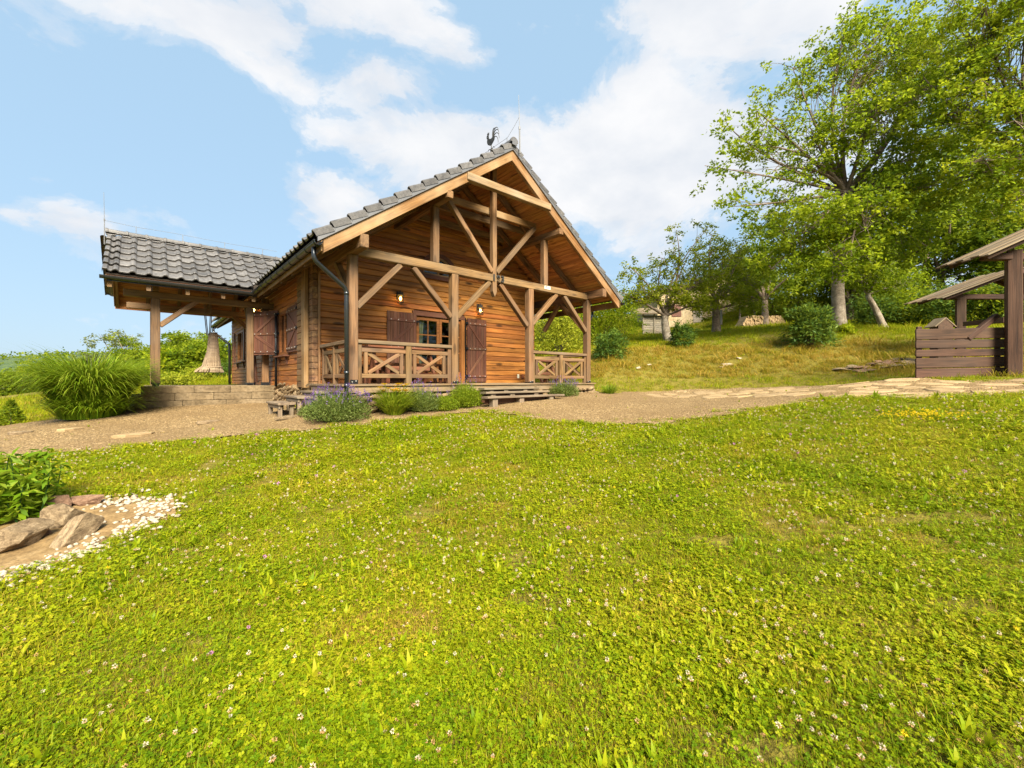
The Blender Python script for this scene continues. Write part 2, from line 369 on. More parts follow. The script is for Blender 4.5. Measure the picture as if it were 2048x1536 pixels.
# ------------------------------------------------------------------ terrain
TP = np.array([(-2.1,-7.28,-1.2),(-3,-6.5,-1.2),(-1.19,-8.12,-1.17),(-1.45,-6.52,-1.17),(-0.43,-5.35,-1.04),(1.66,-2.6,-0.7),(2.19,-0.95,-0.62),(3.37,-0.51,-0.46),(-0.27,-0.54,-0.69),(-2.98,-2.69,-1.14),(-2.99,-4.99,-1.24),(-3.65,-4.56,-1.28),(-4.51,0.61,-1.05),(-4.14,3.07,-0.87),(-3.16,5.38,-0.64),(-5.57,6.94,-0.97),(-5.68,11.13,-0.83),(-7.3,27.05,-1.2),(-3.81,5.42,-0.73),(-1.94,2.1,-0.83),(-0.79,1.63,-0.6),(3.11,-3.85,-0.72),(5.88,-6.24,-0.29),(6.29,-7.52,-0.21),(7,-8.53,-0.15),(1.78,-7.92,-0.9),(0.07,-8.4,-1.06),(2.15,-8.44,-0.86),(3.17,-6.68,-0.67),(10.56,-3.41,-0.09),(10.54,-5.78,-0.02),(9.17,-7.63,0.04),(9.82,-8.59,0.1),(9.57,-0.71,-0.21),(7.27,-0.44,-0.32),(11.51,1.58,1.05),(10.65,-0.06,0.36),(14.28,-0.15,1.49),(12.1,-1.18,0.54),(15.49,-2.52,1.8),(12.46,-3.47,0.57),(14.53,-4.2,1.25),(12.37,-4.71,0.46),(15.13,-6.17,1.04),(12.85,-6.44,0.43),(15.68,1.94,1.93),(19.37,1.4,2.5),(16.78,-4.29,1.93),(21.28,-4.87,2.27),(19.2,6.83,2.66),(22.66,6.49,3),(29.98,8.1,4.02),(29,2.34,3.82),(9.46,-7.09,0.12),(10.85,-8.42,0.18),(16.2,-7.75,1),(20.46,-8.79,1.85),(-3,-8.3,-1.2),(-3,-11,-1.25),(-6,-8.3,-1.3),(0,-11,-1.1),(2,2,-0.5),(2,6,-0.45),(7,4,-0.25),(7,9,0.3),(8,14,1),(-1,14,-0.3),(-3.1,5.3,-0.64),(-0.3,5.3,-0.6),(-3,9,-0.4),(-2,12,-0.3),(14,24,3.2),(5,25,1.5),(-8,20,-1.2),(-12,10,-1.6),(-16,0,-2.2),(-10,-6,-1.7),(-20,24,-2.2),(-8,35,-1),(5,40,2),(25,35,6),(40,25,8),(35,5,6),(22,-2,2.65),(24.98,-0.80,3.14),(23.48,0.50,3.03),(24.53,2.23,3.22),(10,-13,0.3),(40,-10,5),(-25,-15,-3),(0,-25,-1.5),(25,-25,2),(-30,40,-4),(-40,10,-5),(0,60,1),(50,50,9)])
def _tps(r2): return np.where(r2 > 0, 0.5 * r2 * np.log(r2 + 1e-12), 0)
_n = len(TP)
_K = _tps(((TP[:, None, :2] - TP[None, :, :2]) ** 2).sum(-1)) + 0.02 * np.eye(_n)
_P = np.c_[np.ones(_n), TP[:, :2]]
_W = np.linalg.solve(np.block([[_K, _P], [_P.T, np.zeros((3, 3))]]), np.r_[TP[:, 2], 0, 0, 0])
def gz(x, y):
    x = np.asarray(x, float); y = np.asarray(y, float); sh = x.shape
    q0 = np.c_[x.ravel(), y.ravel()]; q = np.clip(q0, (-42, -26), (52, 58)); outp = np.zeros(len(q))
    for s in range(0, len(q), 20000):
        qq = q[s:s + 20000]
        outp[s:s + 20000] = _tps(((qq[:, None] - TP[None, :, :2]) ** 2).sum(-1)) @ _W[:-3] + np.c_[np.ones(len(qq)), qq] @ _W[-3:]
    outp -= 0.02 * np.hypot(*(q0 - q).T)
    outp += 0.012 * np.sin(q0[:, 0] * 2.3 + np.sin(q0[:, 1] * 1.7)) * np.cos(q0[:, 1] * 1.9)
    return outp.reshape(sh)
def g1(x, y): return float(gz(np.array([x]), np.array([y]))[0])
def onground(px, py, dmax=70):
    d = at(px, py, 1.0) - CAM; ts = np.linspace(1, dmax, 4000); Pq = CAM + ts[:, None] * d
    z = gz(Pq[:, 0], Pq[:, 1]); b = Pq[:, 2] < z
    return Pq[np.argmax(b)] if b.any() else Pq[-1]
def axis(a, b, step, far):
    core = list(np.arange(a, b, step)); s = step; lo = []; x = a
    while x > -far: s *= 1.35; x -= s; lo.append(x)
    hi = []; x = core[-1]; s = step
    while x < far: s *= 1.35; x += s; hi.append(x)
    return np.array(lo[::-1] + core + hi)
gx, gy = axis(-14, 32, 0.3, 900), axis(-13, 36, 0.3, 900)
XX, YY = np.meshgrid(gx, gy, indexing='ij'); ZZ = gz(XX, YY)
nx, ny = XX.shape; idx = np.arange(nx * ny).reshape(nx, ny)
Fq = np.stack([idx[:-1, :-1], idx[1:, :-1], idx[1:, 1:], idx[:-1, 1:]], -1).reshape(-1, 4)

GRAVEL = [(-4.52,.64),(-4.27,.80),(-3.64,.59),(-2.59,.24),(-1.73,-.37),(-.93,-.77),(-.08,-.98),(.9,-.96),(1.76,-.88),(2.25,-1.0),(2.5,-1.5),(2.55,-2.25),(2.66,-3.09),(3.0,-3.73),(3.42,-4.25),(4.16,-4.94),(4.8,-5.5),(5.41,-5.92),(5.92,-6.23),
          (6.14,-6.61),(6.28,-7.52),(7.03,-8.53),(8.3,-10.5),(11.2,-10.8),(9.95,-8.8),(9.3,-7.63),(10.2,-5.77),(10.35,-3.41),(9.8,-1.45),(8.9,-.62),(7.5,-.43),(7.4,1.5),(-.1,2.2),(-.1,5.6),(-3.1,5.5),(-3.4,5.25),(-3.8,4.85),(-4.4,5.69),(-4.99,6.11),(-5.6,6.75),(-6.6,6.0),(-6.0,2.5)]
def inside(poly, x, y):
    x = np.asarray(x); y = np.asarray(y); r = np.zeros(x.shape, bool); P_ = np.array(poly); n = len(P_); j = n - 1
    for i in range(n):
        xi, yi = P_[i]; xj, yj = P_[j]
        r ^= ((yi > y) != (yj > y)) & (x < (xj - xi) * (y - yi) / (yj - yi + 1e-12) + xi); j = i
    return r
PEB = [(-3.95,-4.25),(-3.6,-3.95),(-3.2,-3.72),(-2.85,-3.35),(-2.78,-2.95),(-3.0,-2.55),(-3.25,-2.4),(-3.6,-2.2),(-4.2,-2.4),(-4.6,-3.2)]

def groundmat():
    m, n, bs = newmat('meadow_soil')
    geo = n.node('ShaderNodeNewGeometry'); p = geo.outputs['Position']
    a = n.noise(p, 0.55, 5, 0.6); b = n.noise(p, 14.0, 6, 0.65); c = n.noise(p, 60, 4, 0.6)
    col = n.ramp(b, [(0.3, (0.07, 0.055, 0.010)), (0.5, (0.14, 0.115, 0.016)), (0.7, (0.22, 0.175, 0.03))])
    col = n.mix(n.math('MULTIPLY', n.ramp(a, [(0.45, 0.0), (0.7, 1.0)]), 0.5), col, (0.21, 0.165, 0.035))
    col = n.mix(n.math('MULTIPLY', n.ramp(c, [(0.35, 1.0), (0.5, 0.0)]), 0.5), col, (0.05, 0.045, 0.012))
    n.link(col, bs.inputs['Base Color']); bs.inputs['Roughness'].default_value = 0.95; bs.inputs['Specular IOR Level'].default_value = 0.1
    bump(n, bs, n.math('ADD', b, c), 0.8, 0.03)
    return m
def gravelmat():
    m, n, bs = newmat('gravel')
    geo = n.node('ShaderNodeNewGeometry'); p = geo.outputs['Position']
    vo = n.node('ShaderNodeTexVoronoi'); vo.inputs['Scale'].default_value = 42.0; n.link(p, vo.inputs['Vector'])
    vo2 = n.node('ShaderNodeTexVoronoi'); vo2.inputs['Scale'].default_value = 17.0; n.link(p, vo2.inputs['Vector'])
    sp = n.node('ShaderNodeSeparateColor'); n.link(vo.outputs['Color'], sp.inputs[0])
    a = n.noise(p, 0.8, 4, 0.6)
    col = n.ramp(sp.outputs[0], [(0.0, (0.095, 0.058, 0.023)), (0.35, (0.205, 0.13, 0.052)), (0.7, (0.31, 0.204, 0.087)), (1.0, (0.50, 0.355, 0.18))])
    col = n.mix(n.math('MULTIPLY', n.ramp(vo.outputs['Distance'], [(0.35, 0.0), (0.6, 1.0)]), 0.7), col, (0.12, 0.08, 0.04))
    col = n.mix(n.math('MULTIPLY', n.ramp(a, [(0.42, 0.0), (0.62, 1.0)]), 0.5), col, (0.155, 0.095, 0.04))
    n.link(col, bs.inputs['Base Color']); bs.inputs['Roughness'].default_value = 0.9; bs.inputs['Specular IOR Level'].default_value = 0.2
    h = n.math('ADD', n.math('MULTIPLY', vo.outputs['Distance'], -1.0), n.math('MULTIPLY', vo2.outputs['Distance'], -0.6))
    bump(n, bs, h, 0.9, 0.02)
    return m
M['ground'] = groundmat(); M['gravel'] = gravelmat()
M['soil'] = stone('sandy_soil', [(0.13, 0.078, 0.03), (0.215, 0.135, 0.054), (0.29, 0.195, 0.09)], 6.0, 0.95, 0.8, 0.0)
o = nmesh('ground', np.c_[XX.ravel(), YY.ravel(), ZZ.ravel()], Fq, M['ground'], smooth=True); tag(o, kind='structure')
def sheet(name, poly, step, lift, mat, wob=0.06):
    P_ = np.array(poly); x0, y0 = P_.min(0) - step; x1, y1 = P_.max(0) + step
    X, Y = np.meshgrid(np.arange(x0, x1, step), np.arange(y0, y1, step), indexing='ij'); n_, m_ = X.shape
    cx_, cy_ = (X[:-1, :-1] + step / 2), (Y[:-1, :-1] + step / 2)
    wx = wob * np.sin(cx_ * 5.1 + 2 * np.sin(cy_ * 3.7)); wy = wob * np.cos(cy_ * 5.7 + 2 * np.sin(cx_ * 4.1))
    keep = inside(poly, cx_ + wx, cy_ + wy)
    id_ = np.arange(n_ * m_).reshape(n_, m_)
    Q = np.stack([id_[:-1, :-1], id_[1:, :-1], id_[1:, 1:], id_[:-1, 1:]], -1)[keep]
    used, inv = np.unique(Q, return_inverse=True)
    X, Y = X.ravel()[used], Y.ravel()[used]
    Z = gz(X, Y) + lift + 0.006 * np.sin(X * 7 + Y * 3) * np.sin(Y * 8)
    return nmesh(name, np.c_[X, Y, Z], inv.reshape(Q.shape), mat, smooth=True)
tag(sheet('gravel_path', GRAVEL, 0.08, 0.018, M['gravel']), kind='structure')
tag(sheet('soil_bed', PEB, 0.06, 0.016, M['soil'], 0.03), kind='structure')

# ------------------------------------------------------------------ the cabin
XC, TAN = 3.7, 0.7087
TH = math.atan(TAN); CO, SI = math.cos(TH), math.sin(TH)
def zrb(x): return 5.385 - TAN * abs(x - XC)
WYR, WZR = 7.0, 3.54                    # ridge of the side wing
def zrw(y): return WZR - TAN * abs(y - WYR)
W_ = 7.4; PW = 0.176; YB = 14.3
HALL = 'brown timber log cabin with open gabled porch and grey tiled roof'
cab = thing('log_cabin', HALL, 'cabin', (0, 0, 0))
T, FR, PA = M['timber'], M['fresh'], M['pale']

# --- porch frame in the front plane
px_ = [(0, 0.176), (2.364, 2.54), (4.792, 4.968), (7.224, 7.4)]
for i, (a, b) in enumerate(px_):
    p = post('post', a, b, 0, PW, 0.012 if i in (0, 1) else 0.02, 2.544, T, cab, 0.012)
    sh = MB(); sh.box(a + .012, b - .012, -0.004, PW + .004, -.012, 0.055 if i else 0.085); s_ = sh.build('post_shoe', M['black'], p)
    for dx in (0.05, 0.125):
        bm_ = MB(); bm_.tube([(a + dx, -0.004, 0.03 + dx * .25), (a + dx, -0.012, 0.03 + dx * .25)], 0.011, 8); bm_.build('bolt', M['bolt'], p)
beam('tie_beam', (0.16, PW / 2, 2.635), (7.24, PW / 2, 2.635), PW, 0.182, T, cab, c=0.012)
# purlins that carry the rafters, running the whole length
for (xa, xb, za, zb_) in ((0.0, 0.16, 2.548, 2.80), (7.25, 7.42, 2.56, 2.80)):
    beam('purlin', ((xa + xb) / 2, -0.57, (za + zb_) / 2), ((xa + xb) / 2, 13.9, (za + zb_) / 2), xb - xa, zb_ - za, T, cab, c=0.014)
for xm in (1.95, 5.45):
    beam('purlin', (xm, -0.57, 4.075), (xm, 2.4, 4.075), 0.15, 0.165, T, cab, c=0.014)
    post('queen_post', xm - 0.078, xm + 0.078, 0.01, 0.165, 2.728, 3.99, T, cab, 0.01)
# king post with a pointed foot below the beam
kx0, kx1 = 3.557, 3.68
V = [(0, -.0615, -.06), (0.0, .0615, -.06), (0, .0615, .06), (0, -.0615, .06), (3.08, -.0615, -.06), (3.08, .0615, -.06), (3.08, .0615, .06), (3.08, -.0615, .06), (-.13, 0, -.06), (-.13, 0, .06)]
Fk = [(4, 5, 6, 7), (0, 4, 7, 3), (1, 2, 6, 5), (3, 7, 6, 2), (0, 1, 5, 4), (0, 8, 1), (3, 2, 9), (0, 3, 9, 8), (1, 8, 9, 2)]
m_, _ = frame_mat(((kx0 + kx1) / 2, 0.06, 2.30), ((kx0 + kx1) / 2, 0.06, 5.3), (0, 1, 0))
m_.translation.y = 0.062
nmesh('king_post', V, Fk, T, cab, m_)
# struts from the king post up to the purlins
for (x1, z1, x0, z0) in ((2.30, 4.22, 3.55, 2.79), (5.02, 4.22, 3.70, 2.79)):
    beam('strut', (x0, 0.06, z0), (x1, 0.06, z1), 0.115, 0.13, T, cab, (0, 1, 0), 0.01)
# knee braces of the front
for (xa, za, xb, zb_) in ((0.165, 1.53, 1.10, 2.53), (2.365, 1.55, 1.40, 2.53), (2.53, 1.56, 3.50, 2.53), (4.79, 1.55, 3.83, 2.53), (4.96, 1.61, 5.93, 2.54), (7.235, 1.58, 6.24, 2.54)):
    beam('knee_brace', (xa, 0.09, za), (xb, 0.09, zb_), 0.115, 0.135, T, cab, (0, 1, 0), 0.01)
# braces running back along the side purlins
beam('knee_brace', (0.085, 0.16, 1.75), (0.085, 0.95, 2.56), 0.115, 0.13, T, cab, (1, 0, 0), 0.01)
beam('knee_brace', (7.32, 0.16, 1.60), (7.32, 1.15, 2.57), 0.115, 0.13, T, cab, (1, 0, 0), 0.01)
beam('knee_brace', (7.32, 1.95, 1.75), (7.32, 1.25, 2.57), 0.115, 0.13, T, cab, (1, 0, 0), 0.01)

# --- rafters
def slope_frame(side, y, x0):
    if side < 0: x, yv, z = Vector((CO, 0, SI)), Vector((0, 1, 0)), Vector((-SI, 0, CO))
    else: x, yv, z = Vector((-CO, 0, SI)), Vector((0, -1, 0)), Vector((SI, 0, CO))
    m = Matrix((x, yv, z)).transposed().to_4x4(); m.translation = Vector((x0, y, zrb(x0))); return m
def slope_frame_w(side, x, y0):
    if side < 0: a, b, z = Vector((0, CO, SI)), Vector((-1, 0, 0)), Vector((0, -SI, CO))
    else: a, b, z = Vector((0, -CO, SI)), Vector((1, 0, 0)), Vector((0, SI, CO))
    m = Matrix((a, b, z)).transposed().to_4x4(); m.translation = Vector((x, y0, zrw(y0))); return m
def rafter_mesh(L, w, d, mat):
    key = ('rafter', round(L, 3), w, d, mat.name)
    if key not in _bc:
        c = 0.008; V = []
        for s in (0, L):
            for (y, k) in ((-w / 2, c), (w / 2, c)):
                pass
            for (yy, h) in ((-w / 2 + c, 0), (w / 2 - c, 0), (w / 2, c), (w / 2, d), (-w / 2, d), (-w / 2, c)):
                V.append((s + h * SI, yy, h * CO))
        F = [(i, (i + 1) % 6, (i + 1) % 6 + 6, i + 6)[::-1] for i in range(6)] + [tuple(range(6)), tuple(range(11, 5, -1))]
        F = [f[::-1] for f in F]
        _bc[key] = np_mesh('rafter', V, F, mat)
    return _bc[key]
XE = -0.655
LR = (XC - XE) / CO
for i, y in enumerate([-0.52, 0.62, 1.55] + list(np.arange(2.5, 14.2, 0.95))):
    for side in (-1, 1):
        if i > 2 and side > 0: continue
        x0 = XE if side < 0 else 2 * XC - XE
        mt = FR if i == 0 else T
        obj('rafter', rafter_mesh(LR, 0.10 if i == 0 else 0.085, 0.26 if i == 0 else 0.2, mt), cab, slope_frame(side, y, x0))
# collar ties
def collar(y, x0, x1, z, w, h, mt): beam('collar_tie', (x0, y, z), (x1, y, z), w, h, mt, cab, c=0.01)
collar(-0.535, 2.38, 5.02, 4.60, 0.145, 0.17, PA)
for y in (0.22, 0.72, 1.65): collar(y, 2.15, 5.25, 4.36, 0.07, 0.175, FR if y < .3 else T)
# --- soffit boards (lengthwise) under the tiles
SB = 0.122; nb = int((4.36 / CO) / SB)
for side in (-1, 1):
    for k in range(nb):
        s = 0.02 + SB * (k + 0.5)
        x = XC + side * (4.36 - s * CO); z = zrb(x) + 0.262 + 0.012 / CO
        beam('soffit_board', (x, -0.585, z), (x, YB, z), SB - 0.004, 0.022, M['soffit'], cab, (side * SI, 0, CO), 0.004)
# --- roof sheathing with tiles, verge, ridge
def slab(pts_lo, thick):
    V = [Vector(p) for p in pts_lo] + [Vector(p) + Vector((0, 0, thick)) for p in pts_lo]; n = len(pts_lo)
    F = [tuple(range(n))[::-1], tuple(range(n, 2 * n))] + [(i, (i + 1) % n, (i + 1) % n + n, i + n) for i in range(n)]
    return V, F
mb = MB()
for side in (-1, 1):
    xe = XC + side * 4.42
    q = [(xe, -0.575, zrb(xe) + .31), (XC, -0.575, 5.385 + .31), (XC, YB + .03, 5.385 + .31), (xe, YB + .03, zrb(xe) + .31)]
    mb.add(*slab(q, 0.03))
roof = mb.build('roof', M['dark'], cab)
mb = MB()
for side in (-1, 1):
    ye = WYR + side * 1.88; xr = XC - (5.385 - zrw(ye)) / TAN if side < 9 else 0
    q = [(-3.70, ye, zrw(ye) + .31), (-3.70, WYR, WZR + .31), (XC - (5.385 - WZR) / TAN + .05, WYR, WZR + .31), (XC - (5.385 - zrw(ye)) / TAN + .05, ye, zrw(ye) + .31)]
    mb.add(*slab(q, 0.03))
wroof = mb.build('roof', M['dark'], cab)
EXPO = ((XC + 0.80) / CO) / 15
PROF = [(0.0, 0.0), (0.03, -0.006), (0.155, -0.006), (0.185, 0.004), (0.212, 0.036), (0.247, 0.05), (0.282, 0.036), (0.309, 0.002)]
def tile_geo(flange=0, length=None):
    Lt = length or EXPO + 0.045; pr = list(PROF)
    if flange < 0: pr = [(0.02, -0.085), (0.02, 0.02), (0.04, 0.04), (0.10, 0.04), (0.13, 0.0)] + [(x, z) for x, z in PROF if x > 0.14]
    if flange > 0: pr = [(x, z) for x, z in PROF if x < 0.2] + [(0.212, 0.036), (0.26, 0.042), (0.285, 0.02), (0.285, -0.085)]
    n = len(pr); V = []
    if flange: Lt = EXPO * 0.93
    for y, dz, sc_ in ((0.0, 0.044, 1), (0.012, 0.050, 1), (Lt, 0.0, 1)):
        V += [(x, y, z + dz) for x, z in pr]
    V += [(x, 0.004, z + 0.044 - 0.03) for x, z in pr]
    F = [(r * n + i, r * n + i + 1, (r + 1) * n + i + 1, (r + 1) * n + i) for r in (0, 1) for i in range(n - 1)]
    F += [(3 * n + i, 3 * n + i + 1, i + 1, i) for i in range(n - 1)]
    return V, F
tme = np_mesh('roof_tile', *tile_geo(), M['tile'], True)
tmeS = np_mesh('roof_tile', *tile_geo(0, 0.20), M['tile'], True); tmeS.polygons.foreach_set('use_smooth', np.array([i < 14 for i in range(len(tmeS.polygons))]))
tmeL = np_mesh('verge_tile', *tile_geo(-1), M['tile'], False)
tmeR = np_mesh('verge_tile', *tile_geo(1), M['tile'], False)
for t_ in (tme,):
    t_.polygons.foreach_set('use_smooth', np.array([i < 14 for i in range(len(t_.polygons))]))
def tmat(xa, ya, za, origin, k, s):
    """tile frame: xa along the eave, ya up the slope"""
    m = Matrix((xa, ya, za)).transposed().to_4x4(); m.translation = origin + xa * k + ya * s + za * 0.0; return m
def jig(m, a=0.004):
    return m @ Matrix.Translation((random.uniform(-a, a), random.uniform(-a, a), random.uniform(-.002, .004))) @ Matrix.Rotation(random.uniform(-.006, .006), 4, 'Z') @ Matrix.Rotation(random.uniform(-.006, .006), 4, 'X')
LIFT = Vector((0, 0, 0.385))
# wing, front slope: every tile its own
xa, ya, za = Vector((1, 0, 0)), Vector((0, CO, SI)), Vector((0, -SI, CO))
org = Vector((-3.78, 5.08, zrw(5.08))) + LIFT
rest = MB()
tv, tf = tile_geo()
for r in range(7):
    for k in range(18):
        s = r * EXPO
        if s > 2.25: continue
        m = tmat(xa, ya, za, org, k * 0.30, s); zt = m.translation.z
        xm = XC - (5.385 + 0.385 - zt) / TAN
        if m.translation.x > xm - 0.02: continue
        me_ = (tmeL if r < 6 else tmeS) if k == 0 else (tme if r < 6 else tmeS)
        obj('verge_tile' if k == 0 else 'roof_tile', me_, wroof, jig(m))
# wing, back slope: never seen from the front, one joined surface
xa, ya, za = Vector((-1, 0, 0)), Vector((0, -CO, SI)), Vector((0, SI, CO))
org = Vector((-0.6, 8.94, zrw(8.94))) + LIFT
back = MB()
for r in range(7):
    if r > 5: continue
    for k in range(11):
        m = tmat(xa, ya, za, org, k * 0.30, r * EXPO)
        back.add([m @ Vector(v) for v in tv], tf)
# main roof
for side in (-1, 1):
    if side < 0: xa, ya, za = Vector((0, -1, 0)), Vector((CO, 0, SI)), Vector((-SI, 0, CO)); org = Vector((-0.80, YB + .05, zrb(-0.80))) + LIFT
    else: xa, ya, za = Vector((0, 1, 0)), Vector((-CO, 0, SI)), Vector((SI, 0, CO)); org = Vector((2 * XC + .80, -0.63, zrb(-0.80))) + LIFT
    nc = 50; cw = (YB + .05 + .63) / nc
    for r in range(15):
        for k in range(nc):
            m = tmat(xa, ya, za, org, k * cw, r * EXPO)
            yt = m.translation.y
            front = (k == nc - 1) if side < 0 else (k == 0)
            if side < 0 and 5.0 < yt < 9.0 and m.translation.z < WZR - TAN * abs(yt - 0.15 - WYR) + .33: continue
            if front: obj('verge_tile', tmeR if side < 0 else tmeL, roof, jig(m, .002))
            elif side < 0 and r == 0 and yt < 5.2: obj('roof_tile', tme, roof, jig(m))
            else: back.add([m @ Vector(v) for v in tv], tf)
bt = back.build('roof_tiles_beyond', M['tile'], roof); tag(bt, kind='stuff')
# ridge caps
def cap_geo(L, r0=0.085, r1=0.1, n=9):
    V = []; 
    for (x, r) in ((0, r1), (0.05, r1), (0.06, r0), (L, r0 * 0.97)):
        for a in np.linspace(-0.25, math.pi + .25, n): V.append((x, math.cos(a) * r * 1.1, math.sin(a) * r))
    F = [(i * n + j, i * n + j + 1, (i + 1) * n + j + 1, (i + 1) * n + j) for i in range(3) for j in range(n - 1)] + [tuple(range(n)), tuple(range(4 * n - 1, 3 * n - 1, -1))]
    return V, F
cme = np_mesh('ridge_tile', *cap_geo(0.40), M['tile'], False)
for k in range(38):
    y = -0.66 + k * 0.395
    m = Matrix.Translation((XC, y, 5.385 + 0.43)) @ Matrix.Rotation(R(90), 4, 'Z')
    obj('ridge_tile', cme, roof, m)
for k in range(12):
    m = Matrix.Translation((-3.80 + k * 0.395, WYR, WZR + 0.42))
    obj('ridge_tile', cme, wroof, m)
# end plate under the front ridge tile and the grey flashing of the front verge
mb = MB()
for side in (-1, 1):
    xe = XC + side * 4.46
    A_ = [(xe, zrb(xe) + .255), (XC, 5.385 + .255), (XC, 5.385 + .36), (xe, zrb(xe) + .36)]
    for (x, z) in A_: pass
    Vv = [(x, y, z) for y in (-0.605, -0.58) for x, z in A_]
    mb.add(Vv, [(0, 1, 2, 3), (7, 6, 5, 4), (0, 4, 5, 1), (1, 5, 6, 2), (2, 6, 7, 3), (3, 7, 4, 0)])
mb.build('verge_flashing', M['flash'], cab)
mb = MB(); mb.box(XC - .075, XC + .075, -0.668, -0.655, 5.72, 5.87); mb.build('ridge_end_plate', M['flash'], cab)
# --- gutters
def gutter(pts, r=0.068):
    P_ = [Vector(p) for p in pts]; d = (P_[1] - P_[0]).normalized(); sdv = Vector((d.y, -d.x, 0)); n = 9; V = []
    for p in P_:
        for a in np.linspace(math.pi, 2 * math.pi, n): V.append(p + sdv * (math.cos(a) * r) + Vector((0, 0, math.sin(a) * r)))
        for a in np.linspace(2 * math.pi, math.pi, n): V.append(p + sdv * (math.cos(a) * (r - .005)) + Vector((0, 0, math.sin(a) * (r - .005))))
    F = [(j, j + 1, j + 2 * n + 1, j + 2 * n) for j in range(2 * n - 1)] + [(2 * n - 1, 0, 2 * n, 4 * n - 1)]
    F += [tuple(range(2 * n))[::-1], tuple(range(2 * n, 4 * n))]
    b = MB(); b.add(V, F)
    b.tube([P_[0] - sdv * r + Vector((0, 0, .002)), P_[1] - sdv * r + Vector((0, 0, .002))], 0.011, 6); b.tube([P_[0] + sdv * r, P_[1] + sdv * r], 0.008, 6)
    L = (P_[1] - P_[0]).length; k = int(L / 0.55)
    for i in range(k + 1):
        c0 = P_[0] + d * (0.08 + i * (L - .16) / max(k, 1))
        b.tube([c0 + sdv * (math.cos(a) * (r + .005)) + Vector((0, 0, math.sin(a) * (r + .005))) for a in np.linspace(math.pi, 2 * math.pi, 9)], 0.009, 5)
    return b
GZ = 2.47; GX = -0.765
gutter([(GX, -0.66, GZ), (GX, 4.98, GZ)]).build('gutter', M['gutter'], cab)
gutter([(-3.80, 5.045, GZ - .01), (GX + .06, 5.045, GZ - .01)]).build('gutter', M['gutter'], cab)
gutter([(GX, 8.98, GZ), (GX, 14.45, GZ - .03)]).build('gutter', M['gutter'], cab)
gutter([(2 * XC - GX, 14.4, GZ - .02), (2 * XC - GX, -0.66, GZ)]).build('gutter', M['gutter'], cab)
mb = MB(); mb.box(-.70, -.678, -.58, 4.98, 2.33, 2.52); mb.box(2 * XC + .678, 2 * XC + .70, -.58, 14.3, 2.33, 2.52); mb.box(-.70, -.678, 8.9, 14.3, 2.33, 2.52)
mb.build('fascia_board', FR, cab)
beam('fascia_board', (-3.7, 5.13, 2.43), (-.69, 5.13, 2.43), 0.02, 0.12, M['gutter'], cab)
def rpipe(pts, r, mat, parent, name='downpipe', rings=()):
    P_ = [Vector(p) for p in pts]; Q = [P_[0]]
    for i in range(1, len(P_) - 1):
        a = (P_[i - 1] - P_[i]).normalized(); b = (P_[i + 1] - P_[i]).normalized(); k = min(0.09, (P_[i - 1] - P_[i]).length * .4, (P_[i + 1] - P_[i]).length * .4)
        for t in np.linspace(0, 1, 6): Q.append((1 - t) ** 2 * (P_[i] + a * k) + 2 * t * (1 - t) * P_[i] + t * t * (P_[i] + b * k))
    Q.append(P_[-1]); b_ = MB(); b_.tube([tuple(q) for q in Q], r, 12)
    for z, rr in rings:
        x, y = P_[-1].x, P_[-1].y; b_.tube([(x, y, z - .03), (x, y, z + .03)], r * rr, 12)
    return b_.build(name, mat, parent, smooth=True)
rpipe([(GX, -.40, GZ - .05), (GX, -.40, 2.20), (-.128, -.20, 1.80), (-.128, -.20, -.42)], 0.041, M['gutter'], cab, rings=((.22, 1.15), (-.02, 1.15), (1.72, 1.12)))
rpipe([(2 * XC - GX, .55, GZ - .05), (2 * XC - GX, .55, 2.22), (7.46, .16, 1.85), (7.46, .16, -.3)], 0.038, M['gutter'], cab)
rpipe([(GX, 14.2, GZ - .05), (GX, 14.2, 2.18), (-.22, 13.8, 1.65), (-.22, 13.8, -.2)], 0.05, M['gutter'], cab)

# --- log walls
HB = 0.1455
def carve(x0, x1, holes):
    segs = [(x0, x1)]
    for a, b in holes:
        nx_ = []
        for s, e in segs:
            if b <= s or a >= e: nx_.append((s, e)); continue
            if a > s: nx_.append((s, a))
            if b < e: nx_.append((b, e))
        segs = nx_
    return [(s, e) for s, e in segs if e - s > 0.04]
AX, AZ, AR = 3.2, 2.98, 0.60
wb = MB(); wb.box(0.02, 2.46, 2.125, 2.16, -.2, 2.9); wb.box(4.07, 6.9, 2.125, 2.16, -.2, 2.9); wb.box(2.46, 4.07, 2.125, 2.16, 1.95, 2.93)
wall = wb.build('wall', M['dark'], cab)
k = 0; z = -0.06
while z < 5.4:
    zm = z + HB / 2
    x0, x1 = max(0.0, XC - (5.385 + .18 - zm) / TAN), min(6.92, XC + (5.385 + .18 - zm) / TAN)
    if x1 - x0 < .15: break
    holes = []
    if z < 1.86: holes.append((2.46, 4.06))
    if AZ - .02 < zm < AZ + AR * .94: hwid = math.sqrt(max(0, (AR * .96) ** 2 - (zm - AZ) ** 2)); holes.append((AX - hwid, AX + hwid))
    for (s, e) in carve(x0, x1, holes):
        off = random.uniform(-.004, .004)
        beam('log', (s, 2.06 + off, zm), (e, 2.06 + off, zm), 0.115, HB - 0.005, M['log'], wall, c=0.017)
    z += HB; k += 1
wb = MB(); wb.box(-.03, -.005, 2.3, 13.8, -.2, 2.78); wb.box(6.8, 6.92, 2.18, 13.9, -.4, 2.75); wb.box(-.1, 6.9, 13.8, 13.92, -.4, 2.7); wb.box(0, 6.85, 2.2, 13.8, -.3, -.06)
mbv = [(-.1, 13.86, 2.7), (6.9, 13.86, 2.7), (XC, 13.86, 5.5)]
wb.add(mbv, [(0, 1, 2)])
swall = wb.build('wall', M['dark'], cab)
z = -0.10
